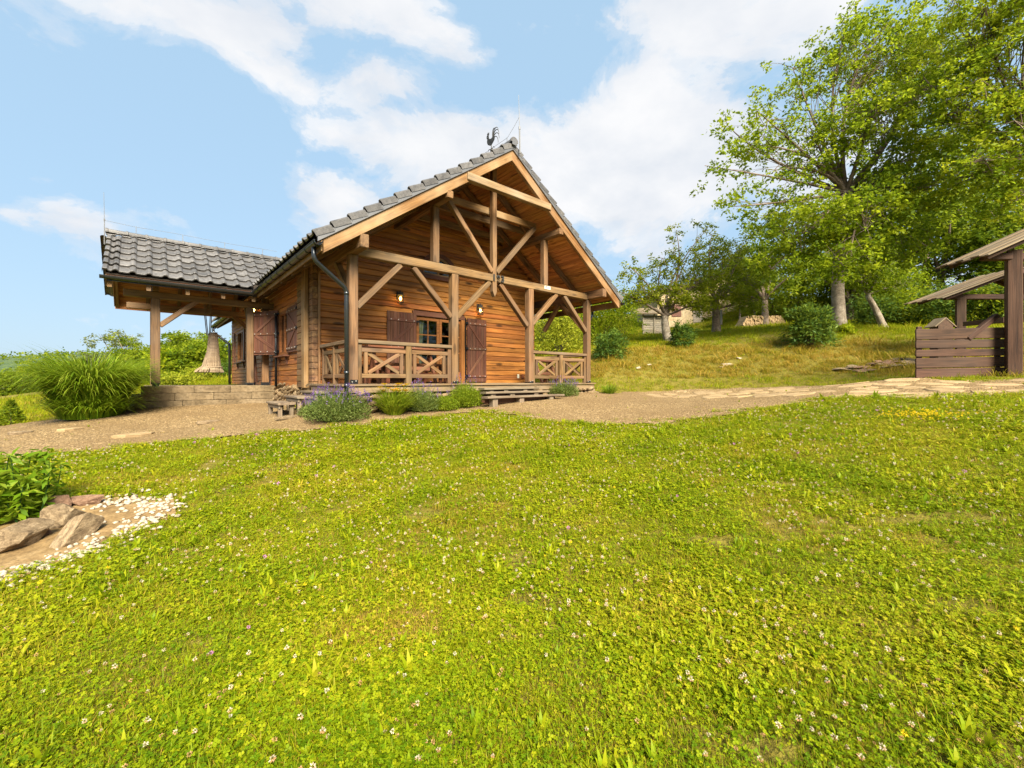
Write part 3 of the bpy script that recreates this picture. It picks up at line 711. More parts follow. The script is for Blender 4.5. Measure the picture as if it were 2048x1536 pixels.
while z < 2.80:
    zm = z + HB / 2; holes = []
    if .72 < zm < 1.97: holes.append((4.02, 5.05))
    if .78 < zm < 2.05: holes.append((10.45, 12.15))
    for (s, e) in carve(2.46, 13.85, holes):
        off = random.uniform(-.004, .004)
        beam('log', (-.085 + off, s, zm), (-.085 + off, e, zm), 0.11, HB - 0.005, M['log'], swall, c=0.017)
    # crossing log ends of the corner
    beam('log_end', (-.175, 2.50, zm), (-.175, 2.92, zm), 0.09 + random.uniform(-.01, .01), HB - 0.008, M['timber'], swall, c=0.01)
    beam('log_end', (-.078, 1.955 + random.uniform(-.01, .01), zm), (-.078, 2.42, zm), 0.125, HB - 0.008, M['endgrain'], swall, c=0.008)
    z += HB
beam('corner_post', (-.20, 2.30, -.1), (-.20, 2.30, 2.72), 0.26, 0.10, FR, cab, (1, 0, 0), 0.012)
beam('corner_trim', (0.012, 1.955, -.05), (0.012, 1.955, 2.75), 0.05, 0.06, FR, cab, (0, 1, 0), 0.006)

# --- door, windows, shutters
fm = M['frame']
def door_leaf(x0, x1, z0, z1, vx, hz_):
    b = MB(); s = 0.075; y0, y1 = 2.005, 2.06
    b.box(x0, x0 + s, y0, y1, z0, z1); b.box(x1 - s, x1, y0, y1, z0, z1); b.box(x0 + s, x1 - s, y0 + .001, y1, z1 - s, z1); b.box(x0 + s, x1 - s, y0 + .001, y1, z0, z0 + .28)
    for x in vx: b.box(x - .014, x + .014, y0 + .004, y1 - .004, z0 + .28, z1 - s)
    for zz_ in hz_: b.box(x0 + s, x1 - s, y0 + .006, y1 - .006, zz_ - .014, zz_ + .014)
    d = b.build('door', fm, cab)
    g = MB(); g.box(x0 + s, x1 - s, 2.028, 2.034, z0 + .28, z1 - s); g.build('pane', M['glass'], d)
    return d
door_leaf(2.52, 3.22, 0.03, 1.79, (2.87,), (0.86, 1.32)); dl = door_leaf(3.23, 3.98, 0.03, 1.79, (3.605,), (0.86, 1.32))
hb = MB(); hb.box(3.25, 3.28, 1.96, 2.004, .98, 1.12); hb.box(3.25, 3.37, 1.945, 1.96, 1.04, 1.058); hb.build('handle', M['black'], dl)
beam('door_casing', (2.44, 1.985, 0), (2.44, 1.985, 1.95), 0.11, 0.05, M['shutter'], cab, (0, 1, 0), 0.005)
beam('door_casing', (3.995, 1.985, 0), (3.995, 1.985, 1.95), 0.13, 0.05, fm, cab, (0, 1, 0), 0.005)
beam('door_casing', (2.39, 1.984, 1.885), (4.06, 1.984, 1.885), 0.052, 0.135, M['shutter'], cab, c=0.005)
cu = MB()
for (x0, x1, flare) in ((2.60, 2.80, 1), (3.72, 3.93, -1)):
    n = 22; 
    for i in range(n):
        t0, t1 = i / n, (i + 1) / n
        def cp(t, zt): 
            w_0 = x0 + (x1 - x0) * t
            if zt < 1: w_0 = (x0 + .0 + (x1 - x0) * .55 * t) if flare > 0 else (x1 - (x1 - x0) * .55 * (1 - t))
            return w_0, 2.13 + .018 * math.sin(t * 22)
        a, b = cp(t0, 2), cp(t1, 2); c_, d_ = cp(t0, 0), cp(t1, 0)
        cu.add([(a[0], a[1], 1.75), (b[0], b[1], 1.75), (d_[0], d_[1], .12), (c_[0], c_[1], .12)], [(0, 1, 2, 3)])
cu.build('curtain', M['curtain'], cab)
# arched gable window
def ring(cx_, cz_, r0, r1, y0, y1, n=24):
    V = []; 
    for a in np.linspace(0, math.pi, n):
        for r, y in ((r0, y0), (r1, y0), (r1, y1), (r0, y1)): V.append((cx_ + r * math.cos(a), y, cz_ + r * math.sin(a)))
    F = [(4 * i + j, 4 * i + (j + 1) % 4, 4 * i + 4 + (j + 1) % 4, 4 * i + 4 + j)[::-1] for i in range(n - 1) for j in range(4)]
    return V, F
aw = MB(); aw.add(*ring(AX, AZ, AR * .86, AR + .03, 1.965, 2.08)); aw.box(AX - AR - .05, AX + AR + .05, 1.94, 2.08, AZ - .11, AZ - .004)
awo = aw.build('arched_window', M['shutter'], cab)
ai = MB(); ai.add(*ring(AX, AZ, AR * .76, AR * .857, 1.99, 2.07)); ai.box(AX - .022, AX + .022, 2.0, 2.06, AZ, AZ + AR * .8); ai.box(AX - AR * .8, AX + AR * .8, 1.992, 2.07, AZ, AZ + .05); ai.build('sash', FR, awo)
n = 20; gv = [(AX + AR * .8 * math.cos(a), 2.03, AZ + AR * .8 * math.sin(a)) for a in np.linspace(0, math.pi, n)]
nmesh('pane', gv + [(x, 2.036, z_) for x, _, z_ in gv], [tuple(range(n)), tuple(range(2 * n - 1, n - 1, -1))], M['glass'], awo)

def shutter(mw, w, h, npl, straps, braces, hinge=1):
    s = bpy.data.objects.new('shutter', None); s.empty_display_size = .1; link(s, cab, mw)
    pw_ = w / npl
    for i in range(npl):
        m = mw @ Matrix.Translation((pw_ * (i + .5), 0, 0)) @ Matrix.Rotation(R(-90), 4, 'Y')
        obj('plank', beam_mesh(h, 0.032, pw_ - .004, M['shutter'], 0.005), s, m)
    for zz_ in straps:
        obj('batten', beam_mesh(w * .98, 0.02, 0.075, M['shutter'], 0.004), s, mw @ Matrix.Translation((w * .01, -.027, zz_)))
        b = MB()
        for t in (.12, .36, .62, .9): b.tube([(w * t, -.036, zz_), (w * t, -.047, zz_)], 0.013, 8)
        b.build('bolt', M['bolt'], s, mw)
        b = MB(); xh = 0 if hinge < 0 else w
        b.box(min(xh, xh + hinge * .05) - .02, max(xh, xh + hinge * .05) + .02, -.04, .015, zz_ - .03, zz_ + .03); b.build('hinge', M['black'], s, mw)
    for (xa_, za_, xb_, zb_) in braces:
        d = Vector((xb_ - xa_, 0, zb_ - za_)); L = d.length
        m = mw @ Matrix.Translation((xa_, -.026, za_)) @ Matrix.Rotation(-math.atan2(d.z, d.x), 4, 'Y')
        obj('brace', beam_mesh(L, 0.018, 0.07, M['shutter'], 0.004), s, m)
    return s
shutter(Matrix.Translation((1.655, 1.955, 0.03)), 0.83, 1.83, 9, (0.13, 0.92, 1.62), ((.08, .97, .76, 1.57), (.08, .18, .76, .87)), 1)
shutter(Matrix.Translation((4.135, 1.955, 0.03)), 0.70, 1.87, 7, (0.17, 0.98, 1.72), ((.06, 1.68, .62, 1.03), (.62, .93, .06, .22)), -1)
mb = MB(); mb.box(4.075, 4.105, 1.955, 1.99, .02, 1.9); mb.build('hinge_bar', M['black'], cab)
# side window: frame, pane with blind, sill, two shutters
def side_window(y0, y1, z0, z1, blind):
    b = MB(); x0, x1 = -.155, -.02; s = .09
    b.box(x0, x1, y0, y0 + s, z0, z1); b.box(x0, x1, y1 - s, y1, z0, z1); b.box(x0 + .001, x1, y0 + s, y1 - s, z1 - s, z1); b.box(x0 + .001, x1, y0 + s, y1 - s, z0, z0 + s); b.box(x0 + .02, x1, (y0 + y1) / 2 - .04, (y0 + y1) / 2 + .04, z0 + s, z1 - s)
    w = b.build('window', fm, cab)
    g = MB(); g.box(-.10, -.094, y0 + s, y1 - s, z0 + s, z1 - s); g.build('pane', M['glass'], w)
    if blind:
        g = MB(); g.box(-.06, -.05, y0 + s, y1 - s, z0 + s, z1 - s); g.build('blind', M['blind'], w)
    beam('sill', (-.20, y0 - .06, z0 - .03), (-.20, y1 + .06, z0 - .03), 0.16, 0.04, M['shutter'], w, c=.004)
    for yy in (y0 + .12, y1 - .12): beam('sill_bracket', (-.19, yy, z0 - .05), (-.15, yy, z0 - .25), 0.05, 0.05, M['shutter'], w, (0, 1, 0), .004)
    return w
side_window(4.0, 5.05, .76, 1.97, True)
side_window(10.45, 12.15, .80, 2.05, False)
# shutter lying open on the wall, towards the porch
mwl = Matrix.Translation((-.175, 4.0, .80)) @ Matrix.Rotation(R(-90), 4, 'Z')
shutter(mwl, 0.94, 1.17, 7, (0.10, .58, 1.06), ((.12, 1.0, .80, .62), (.12, .15, .80, .54)), 1)
# the other leaf swung out from the far jamb
a_ = Vector((-.66, 5.83, .80)); b_ = Vector((-.17, 5.06, .80)); dd = (b_ - a_).normalized()
yv = Vector((0, 0, 1)).cross(dd); mws = Matrix((dd, yv, Vector((0, 0, 1)))).transposed().to_4x4(); mws.translation = a_
shutter(mws, (b_ - a_).length, 1.25, 7, (0.09, .60, 1.15), ((.15, .66, .80, 1.10), (.12, .55, .85, .14)), 1)
rpipe([(-.235, 5.02, 1.95), (-.235, 5.02, -.1)], 0.035, M['black'], cab, 'hinge_post', rings=((1.9, 1.25), (1.3, 1.2), (.85, 1.2)))
for yw in (10.2, 12.4): beam('shutter', (-.22, yw, .82), (-.22, yw, 2.0), 0.10 if yw > 12 else .25, .05, M['shutter'], cab, (1, 0, 0), .006)

# --- railings
RM = M['timber']
def rail_bay(f, x0, x1, end0, end1):
    """f maps (along, across, up) to the world; an X-braced panel between two uprights"""
    def bar(name, a0, b0, a1, b1, wd, ht, oy=0.0, up=(0, 0, 1)):
        beam(name, f(a0, oy, b0), f(a1, oy, b1), wd, ht, RM, cab, up, 0.006)
    nrm = Vector(f(0, 1, 0)) - Vector(f(0, 0, 0))
    if end0: bar('rail_stile', x0 + .045, 0.0, x0 + .045, .81, .085, .075, 0, nrm); a = x0 + .09
    else: a = x0
    if end1: bar('rail_stile', x1 - .045, 0.0, x1 - .045, .81, .085, .075, 0, nrm); b = x1 - .09
    else: b = x1
    bar('rail', a, .687, b, .687, .07, .085); bar('rail', a, .165, b, .165, .07, .085)
    i0, i1 = a + .09, b - .09
    bar('rail_stile', i0, .21, i0, .645, .075, .055, 0, nrm); bar('rail_stile', i1, .21, i1, .645, .075, .055, 0, nrm)
    bar('rail_cross', i0 + .05, .225, i1 - .05, .63, .03, .075, -.012); bar('rail_cross', i0 + .05, .63, i1 - .05, .225, .03, .075, .018)
ff = lambda a, c, u: (a, 0.085 + c, u)
for (pa, pb, ma, mb_) in ((0.176, 2.364, 1.222, 1.352), (4.968, 7.224, 6.03, 6.16)):
    rail_bay(ff, pa, ma, True, False); rail_bay(ff, mb_, pb, False, True)
    post('rail_post', ma, mb_, .025, .15, 0, .81, RM, cab, .008)
    beam('handrail', (pa, .085, .848), (pb, .085, .848), .15, .075, M['deck'], cab, c=.01)
for xs in (0.075, 7.32):
    fs = (lambda xs: (lambda a, c, u: (xs + c, a, u)))(xs)
    rail_bay(fs, .18, 1.0, False, False); rail_bay(fs, 1.06, 1.84, False, True)
    post('rail_post', xs - .05, xs + .05, 1.0, 1.06, 0, .81, RM, cab, .006)
    beam('handrail', (xs, .18, .848), (xs, 1.9, .848), .14, .075, M['deck'], cab, c=.01)

# --- deck
for k in range(15):
    y = -.10 + k * .146
    beam('deck_board', (-.17, y + .07, -.022), (7.52, y + .07, -.022), .141, .042, M['deck'], cab, c=.005)
beam('deck_rim', (-.14, -.045, -.112), (7.49, -.045, -.112), .04, .125, M['deck'], cab, c=.006)
beam('deck_rim', (-.13, -.02, -.112), (-.13, 2.0, -.112), .04, .125, M['deck'], cab, c=.006)
for k in range(6): beam('deck_joist', (.2 + k * 1.4, .05, -.25), (.2 + k * 1.4, 2.0, -.25), .1, .14, M['step'], cab)
# number, plaque
cu_ = bpy.data.curves.new('house_number', 'FONT'); cu_.body = '193'; cu_.size = 0.225; cu_.extrude = .012; cu_.offset = .007; cu_.space_character = 1.22; cu_.align_x = 'CENTER'
cu_.materials.append(M['iron']); tmp = bpy.data.objects.new('number_curve', cu_); COL.objects.link(tmp); bpy.context.view_layer.update()
nme = bpy.data.meshes.new_from_object(tmp.evaluated_get(bpy.context.evaluated_depsgraph_get())); bpy.data.objects.remove(tmp)
no = bpy.data.objects.new('house_number', nme)
link(no, cab, Matrix.Translation((3.72, -.012, 2.565)) @ Matrix.Rotation(R(90), 4, 'X'))
mb = MB(); mb.box(5.37, 5.60, -.012, -.001, 2.615, 2.70); pl = mb.build('plaque', M['plaque'], cab)
mb = MB(); mb.add([(5.395, -.014, 2.675), (5.43, -.014, 2.695), (5.47, -.014, 2.665), (5.425, -.014, 2.655)], [(0, 3, 2, 1)]); mb.build('emblem', M['black'], pl)
mb = MB(); mb.box(6.13, 6.21, 1.985, 2.0, .15, .27); mb.build('socket', M['plaque'], cab)
mb = MB(); mb.box(6.32, 6.41, 1.98, 2.0, .14, .27); mb.build('socket', M['table'], cab)

# --- side wing over the terrace
for (a, b) in ((-2.905, -2.72), (-.82, -.65)):
    p = post('post', a, b, 5.75, 5.93, -.03, 2.16, T, cab, .012)
    sh = MB(); sh.box(a + .02, b - .02, 5.77, 5.91, -.075, -.03); sh.box(a - .004, b + .004, 5.745, 5.935, -.03, .01); sh.build('post_shoe', M['black'], p)
p = post('post', -.40, -.225, 5.95, 6.12, -.03, 2.5, T, cab, .012); sh = MB(); sh.box(-.404, -.221, 5.945, 6.125, -.075, .02); sh.build('post_shoe', M['black'], p)
post('post', -2.905, -2.72, 8.10, 8.28, -.075, 2.16, T, cab, .012)
for y in (5.84, 8.19): beam('purlin', (-3.42, y, 2.245), (-.05, y, 2.245), .16, .17, T, cab, c=.012)
beam('tie_beam', (-2.81, 5.6, 2.42), (-2.81, 8.4, 2.42), .14, .17, T, cab); beam('ridge_beam', (-3.66, 7.0, 3.42), (.3, 7.0, 3.42), .12, .18, T, cab)
beam('knee_brace', (-2.73, 5.84, 1.48), (-1.93, 5.84, 2.22), .12, .15, T, cab, (0, 1, 0), .01)
beam('knee_brace', (-.74, 5.93, 1.9), (-.74, 6.6, 2.42), .11, .13, T, cab, (1, 0, 0), .01)
beam('knee_brace', (-.14, 8.19, 1.55), (-.85, 8.19, 2.2), .12, .14, T, cab, (0, 1, 0), .01)
for x in (-3.64, -2.95, -2.2, -1.45, -.75):
    for side, run in ((-1, 1.84), (1, 1.84)):
        obj('rafter', rafter_mesh(run / CO, .085, .2, FR if x < -3.5 else T), cab, slope_frame_w(side, x, WYR + side * run))
for side, run in ((-1, 1.84), (1, 1.86)):
    for k in range(int(run / CO / SB) + 1):
        s = SB * (k + .5); y = WYR + side * (run - s * CO + .02)
        if (y - WYR) * side < .03: continue
        z_ = zrw(y) + .262 + .012 / CO
        xr = XC - (5.385 - zrw(y)) / TAN
        beam('soffit_board', (-3.69, y, z_), (min(xr + .1, -.02) if zrw(y) < 2.5 else xr + .1, y, z_), SB - .004, .022, M['soffit'], cab, (0, side * SI, CO), .004)
beam('fascia_board', (-3.69, 8.875, 2.36), (-.1, 8.875, 2.36), .022, .33, M['soffit'], cab, c=.005)
for k in range(2): beam('fascia_board', (-3.695, WYR + (2 * k - 1) * 1.86, zrw(WYR + 1.86) + .13), (-3.695, WYR + (2 * k - 1) * .01, WZR + .13), .022, .25, FR, cab, c=.005)
# terrace: concrete blocks and floor
tb = MB(); tb.box(-3.04, -.15, 5.64, 8.7, -.62, -.075); terr = tag(tb.build('terrace', M['concrete']), 'raised concrete terrace of long grey blocks beside the cabin wall', 'terrace')
for c_, (z0, z1, xl) in enumerate(((-.255, -.07, -3.10), (-.445, -.258, -3.27), (-.66, -.448, -3.30))):
    x = xl
    while x < -.2:
        L = min(random.uniform(.75, 1.15), -.16 - x)
        if -.16 - (x + L) < .3: L = -.16 - x
        beam('block', (x + .003, 5.53 + random.uniform(-.006, .006), (z0 + z1) / 2), (x + L - .003, 5.53 + random.uniform(-.006, .006), (z0 + z1) / 2), .2, z1 - z0, M['concrete'], terr, c=.012)
        x += L

# ------------------------------------------------------------------ rocks and stones
def rock_geo(seed, sub=2, cuts=9, rough=0.06):
    r = random.Random(seed); bm = bmesh.new(); bmesh.ops.create_icosphere(bm, subdivisions=sub, radius=1.0)
    for _ in range(cuts):
        n_ = Vector((r.gauss(0, 1), r.gauss(0, 1), r.gauss(0, 1))).normalized(); d = r.uniform(.42, .8)
        for v in bm.verts:
            t = v.co.dot(n_) - d
            if t > 0: v.co -= n_ * t * .97
    for v in bm.verts:
        v.co += v.co.normalized() * (mnoise.noise(v.co * 2.3 + Vector((seed, 0, 0))) * rough * 1.2 + mnoise.noise(v.co * 7 + Vector((seed, 3, 0))) * rough * .9)
    V = [tuple(v.co) for v in bm.verts]; F = [tuple(v.index for v in f.verts) for f in bm.faces]; bm.free(); return V, F
_rk = {}
def rock(name, mat, loc, size, rot=(0, 0, 0), parent=None, seed=None, sub=2):
    seed = random.randrange(10) if seed is None else seed; key = (mat.name, seed, sub)
    if key not in _rk: _rk[key] = np_mesh('stone', *rock_geo(seed, sub, 9 if sub < 3 else 12), mat, False)
    m = Matrix.Translation(Vector([float(v) for v in loc])) @ Matrix.Rotation(rot[2], 4, 'Z') @ Matrix.Rotation(rot[1], 4, 'Y') @ Matrix.Rotation(rot[0], 4, 'X') @ Matrix.Diagonal((*size, 1))
    return obj(name, _rk[key], parent, m)
U = random.uniform
# dry stone skirt below the porch and along the side wall
sk = MB(); sk.box(0.0, 7.35, .08, .16, -.75, -.18); sk.box(-.02, .06, 2.0, 5.45, -.75, -.10)
skirt = sk.build('stone_plinth', M['soil'], cab)
def skirt_row(n0, n1, z0, z1, fx, tilt, flat):
    a = n0
    while a < n1:
        w = U(.16, .34) * (1.25 if flat else 1); zc = z0
        while zc < z1:
            h = U(.09, .17); x, y = fx(a + w / 2)
            hw = (w * .66, .11, h * .55) if not flat else (.10, w * .62, h * .6)
            rock('stone', M['sand'] if random.random() < .75 else M['rock'], (x + U(-.02, .02), y + U(-.03, .02), zc + h / 2), hw, (tilt * U(.3, 1.1), 0, U(-.1, .1)) if flat else (U(-.1, .1), U(-.15, .15), U(-.2, .2)), skirt)
            zc += h * .95
        a += w * .95
skirt_row(-.12, 2.75, -.72, -.24, lambda a: (a, .0), 0, False)
skirt_row(4.85, 7.6, -.52, -.2, lambda a: (a, .0), 0, False)
skirt_row(2.1, 5.45, -.72, -.13, lambda a: (-.14, a), -.55, True)
for (x, y, z_, s) in ((-.28, .35, -.50, .30), (-.15, -.12, -.52, .22), (.1, -.25, -.58, .2), (1.35, -.2, -.50, .2), (2.05, -.18, -.46, .2), (2.62, -.3, -.42, .22), (1.7, -.22, -.52, .18), (5.9, -.2, -.36, .16), (6.5, -.18, -.34, .15), (7.25, -.2, -.3, .22)):
    rock('stone', M['sand'], (x, y, z_), (s, s * .75, s * .45), (U(-.2, .2), U(-.3, .3), U(0, 3)), skirt)
# ------------------------------------------------------------------ steps
st = thing('wooden_steps', 'wide grey plank steps leading up to the porch deck below the brown door', 'steps', (3.9, -.6, -.46))
for (x0, x1, y0, y1, zt) in ((2.98, 4.78, -.16, -.42, -.105), (2.82, 4.90, -.42, -.70, -.19), (2.66, 5.16, -.70, -.98, -.285)):
    beam('tread', (x0, (y0 + y1) / 2, zt - .024), (x1, (y0 + y1) / 2 + .02, zt - .020), .25, .046, M['step'], st, c=.008)
    for xs in (x0 + .25, (x0 + x1) / 2 - .2, x1 - .45):
        zb = g1(xs, (y0 + y1) / 2) - .02
        beam('bearer', (xs, (y0 + y1) / 2, zb), (xs, (y0 + y1) / 2, zt - .048), .14, .16, M['step'], st, (0, 1, 0))
for (x0, x1, y, z0, z1) in ((3.0, 4.75, -.20, -.42, -.155), (2.86, 4.86, -.45, -.44, -.24), (2.75, 5.0, -.74, -.46, -.335)): beam('shadow_riser', (x0, y, (z0 + z1) / 2), (x1, y, (z0 + z1) / 2), .03, z1 - z0, M['shutter'], st)  # dark boards added below the treads to stand for the shadow there
st2 = thing('wooden_steps', 'small three-tread plank steps beside the stone plinth and lavender', 'steps', (-.6, 1.2, -.6))
for (x0, x1, zt) in ((-1.10, -.78, -.36), (-.76, -.46, -.245), (-.44, -.17, -.15)):
    beam('tread', ((x0 + x1) / 2, .72, zt - .022), ((x0 + x1) / 2, 1.75, zt - .022), x1 - x0, .044, M['step'], st2, c=.008)
    for ys in (.82, 1.62):
        zb = g1((x0 + x1) / 2, ys) - .03
        for xx in (x0 + .06, x1 - .06): beam('leg', (xx, ys, zb), (xx, ys, zt - .046), .07, .07, M['step'], st2, (0, 1, 0))
    beam('apron', ((x0 + .04), .76, zt - .08), ((x0 + .04), 1.7, zt - .08), .03, .07, M['step'], st2)

# ------------------------------------------------------------------ lanterns
def lantern(x, y, z_, label, nx_=0, ny_=-1):
    """wall lantern: back plate, arm, cap, glass with cage, bulb. (nx_,ny_) points away from the wall"""
    t = thing('wall_lantern', label, 'lantern', (x, y, z_), 'lit lanterns on the log walls')
    cx_, cy_ = x + nx_ * .14, y + ny_ * .14
    b = MB(); b.box(x - .03 - abs(nx_) * 0, x + .03, y - .03, y + .03, z_ + .02, z_ + .2) if ny_ == 0 else b.box(x - .04, x + .04, y - .018, y + .002, z_ - .02, z_ + .2)
    b.build('back_plate', M['iron'], t)
    b = MB(); b.tube([(x, y, z_ + .12), ((x + cx_) / 2, (y + cy_) / 2, z_ + .2), (cx_, cy_, z_ + .2), (cx_, cy_, z_ + .14)], .011, 8); b.build('arm', M['iron'], t)
    b = MB(); b.tube([(cx_, cy_, z_ + .075), (cx_, cy_, z_ + .085), (cx_, cy_, z_ + .13), (cx_, cy_, z_ + .165), (cx_, cy_, z_ + .18)], [.105, .10, .06, .04, .01], 12)
    for a in range(6): b.tube([(cx_ + .06 * math.cos(a * 1.047), cy_ + .06 * math.sin(a * 1.047), z_ + .11), (cx_ + .07 * math.cos(a * 1.047), cy_ + .07 * math.sin(a * 1.047), z_ + .17)], .008, 5)
    b.build('cap', M['iron'], t)
    b = MB()
    for a in range(6): b.tube([(cx_ + .082 * math.cos(a * 1.047), cy_ + .082 * math.sin(a * 1.047), z_ + .075), (cx_ + .082 * math.cos(a * 1.047), cy_ + .082 * math.sin(a * 1.047), z_ - .12)], .007, 5)
    b.tube([(cx_ + .085 * math.cos(a), cy_ + .085 * math.sin(a), z_ - .12) for a in np.linspace(0, 6.283, 13)], .009, 5)
    b.build('cage', M['iron'], t)
    b = MB(); b.tube([(cx_, cy_, z_ + .05), (cx_, cy_, z_ + .0), (cx_, cy_, z_ - .05)], [.012, .034, .012], 10); b.build('bulb', M['bulb'], t, smooth=True)
    b = MB(); b.tube([(cx_, cy_, z_ + .07), (cx_, cy_, z_ - .11)], .07, 14, cap=False); b.build('lamp_glass', M['clearglass'], t, smooth=True)
    l = bpy.data.lights.new('lantern_light', 'POINT'); l.energy = 4; l.color = (1, .66, .3); l.shadow_soft_size = .035
    lo = bpy.data.objects.new('lantern_light', l); link(lo, t, Matrix.Translation((cx_, cy_, z_ + .0)))
cg, cgn, cgb = newmat('amber_glass')
tr_ = cgn.node('ShaderNodeBsdfTransparent'); tr_.inputs[0].default_value = (1, .88, .66, 1)
gl_ = cgn.node('ShaderNodeBsdfGlossy'); gl_.inputs[1].default_value = .08; mx_ = cgn.node('ShaderNodeMixShader'); mx_.inputs[0].default_value = .12
cgn.link(tr_.outputs[0], mx_.inputs[1]); cgn.link(gl_.outputs[0], mx_.inputs[2]); cgn.link(mx_.outputs[0], cg.node_tree.nodes['Material Output'].inputs[0])
M['clearglass'] = cg
lantern(1.98, 2.0, 2.19, 'lit black lantern on the log wall above the left porch shutter')
lantern(4.55, 2.0, 2.16, 'lit black lantern on the log wall above the right porch shutter')
lantern(-.15, 7.9, 2.40, 'lit lantern under the eave behind the swung-out side shutter', -1, 0)

# ------------------------------------------------------------------ weather vane, lightning rods
def bez_(a, b, c, d, n):
    return [tuple((1 - t) ** 3 * np.array(a) + 3 * t * (1 - t) ** 2 * np.array(b) + 3 * t * t * (1 - t) * np.array(c) + t ** 3 * np.array(d)) for t in np.linspace(0, 1, n)]
t = thing('weather_vane', 'wrought iron rooster weather vane on the porch ridge', 'weather vane', (3.7, .2, 5.92))
def vane_poly(name, pts, th=.014):
    V = [(3.7 - th / 2, y, z_) for y, z_ in pts] + [(3.7 + th / 2, y, z_) for y, z_ in pts]; n = len(pts)
    F = [tuple(range(n)), tuple(range(2 * n - 1, n - 1, -1))] + [(i, i + n, (i + 1) % n + n, (i + 1) % n) for i in range(n)]
    nmesh(name, V, F, M['iron'], t)
vane_poly('body', [(.385, 6.42), (.42, 6.41), (.455, 6.385), (.41, 6.38), (.405, 6.33), (.425, 6.27), (.42, 6.21), (.385, 6.155), (.33, 6.12), (.28, 6.10), (.235, 6.11), (.19, 6.14), (.17, 6.18), (.20, 6.20), (.24, 6.185), (.275, 6.20), (.31, 6.24), (.34, 6.29), (.36, 6.35), (.365, 6.41)])
vane_poly('comb', [(.415, 6.42), (.43, 6.46), (.405, 6.445), (.395, 6.48), (.375, 6.445), (.35, 6.47), (.345, 6.41)])
vane_poly('wing', [(.335, 6.29), (.30, 6.20), (.19, 6.145), (.13, 6.20), (.115, 6.27), (.19, 6.285), (.26, 6.265)], .02)
vane_poly('wattle', [(.43, 6.375), (.445, 6.345), (.43, 6.325), (.415, 6.345)])
b = MB()
for (ctr, hgt, endy, endz) in ((.16, 6.52, -.03, 6.36), (.12, 6.46, -.06, 6.25), (.10, 6.37, -.07, 6.14), (.10, 6.28, -.03, 6.05), (.20, 6.52, .09, 6.44)):
    pts = bez_((.19, 6.17), (ctr + .05, hgt + .05), (endy - .0, hgt - .02), (endy, endz), 12)
    b.tube([(3.7, y, z_) for y, z_ in pts], np.linspace(.007, .004, 12) * np.sin(np.linspace(.5, 2.9, 12)) + .0045, 6)
b.build('tail', M['iron'], t)
b = MB(); b.tube([(3.7, .25, 5.88), (3.7, .25, 6.1)], .012, 6); b.tube([(3.7, .30, 5.99), (3.7, .20, 5.99)], .009, 6)
for s_ in (-1, 1): b.tube([(3.7, .25, 6.02), (3.7, .25 + .05 * s_, 6.0), (3.7, .25 + .09 * s_, 6.03), (3.7, .25 + .13 * s_, 5.99)], .008, 6)
b.build('stand', M['iron'], t)
t = thing('lightning_rod', 'tall thin lightning rod at the front end of the porch ridge', 'lightning rod', (3.85, -.68, 5.55))
b = MB(); b.tube([(3.84, -.69, 5.56), (3.83, -.69, 6.15)], .018, 8); b.tube([(3.83, -.69, 6.15), (3.80, -.69, 6.95)], [.008, .005], 6); b.tube([(3.83, -.69, 6.13), (3.83, -.69, 6.2)], .024, 6); b.build('rod', M['steel'], t)
b = MB(); b.tube([(3.82, -.68, 6.42), (3.78, -.55, 6.25), (3.72, -.35, 6.02)], .004, 5); b.tube([(3.72, -.35, 5.93), (3.72, -.35, 6.04)], .008, 5); b.tube([(3.72, -.35, 6.03), (3.72, 2.0, 6.02)], .004, 5); b.build('wire', M['steel'], t)
t = thing('lightning_rod', 'thin lightning rod with wire along the ridge of the low side wing', 'lightning rod', (-3.80, 7.0, 4.0))
b = MB(); b.tube([(-3.82, 7, 3.62), (-3.82, 7, 4.25)], .011, 6); b.tube([(-3.82, 7, 4.25), (-3.83, 7, 4.98)], [.007, .004], 6); b.tube([(-3.82, 7, 4.23), (-3.82, 7, 4.29)], .018, 6); b.build('rod', M['steel'], t)
b = MB(); b.tube([(-3.82, 7, 4.25)] + [(x, 7, 4.22 + .01 * math.cos(x * 2.6)) for x in np.linspace(-3.2, .2, 14)], .0045, 5)
for x in (-3.2, -2.2, -1.2, -.2): b.tube([(x, 7, 4.06), (x, 7, 4.23)], .007, 5)
b.build('wire', M['steel'], t)

# ------------------------------------------------------------------ hanging chair
hx, hy = -1.53, 6.8
t = thing('hanging_chair', 'straw hanging chair on ropes under the terrace roof', 'hanging chair', (hx, hy, .28))
b = MB()
for (xa_, xb_) in ((-1.74, -1.66), (-1.60, -1.60)):
    b.tube([(xa_, hy - .1, 2.5), (xa_ + .02, hy - .05, 2.0), (xb_, hy, 1.38)], .012, 6); b.tube([(xa_ + .05, hy + .1, 2.5), (xa_ + .06, hy + .05, 2.0), (xb_ + .03, hy, 1.38)], .012, 6)
b.build('rope', M['rope'], t)
b = MB(); r_ = random.Random(3)
for k in range(150):
    a = r_.uniform(0, 6.283); top = (hx + .02 + .10 * math.cos(a) * r_.uniform(.3, 1.1), hy + .09 * math.sin(a), 1.40 + r_.uniform(-.06, .09))
    rb = r_.uniform(.18, .24); sag = .06 if k % 7 else .16
    mid = (hx + .135 * math.cos(a) + .02, hy + .15 * math.sin(a), .90)
    bot = (hx + rb * math.cos(a) - .02, hy + rb * math.sin(a), .42 + sag * math.cos(a) * .4)
    b.tube([top, ((top[0] + mid[0]) / 2 + r_.uniform(-.01, .01), (top[1] + mid[1]) / 2, 1.13), mid, bot], [.008, .016, .02, .02], 4, cap=False)
b.build('straw_cover', M['straw'], t)
b = MB()
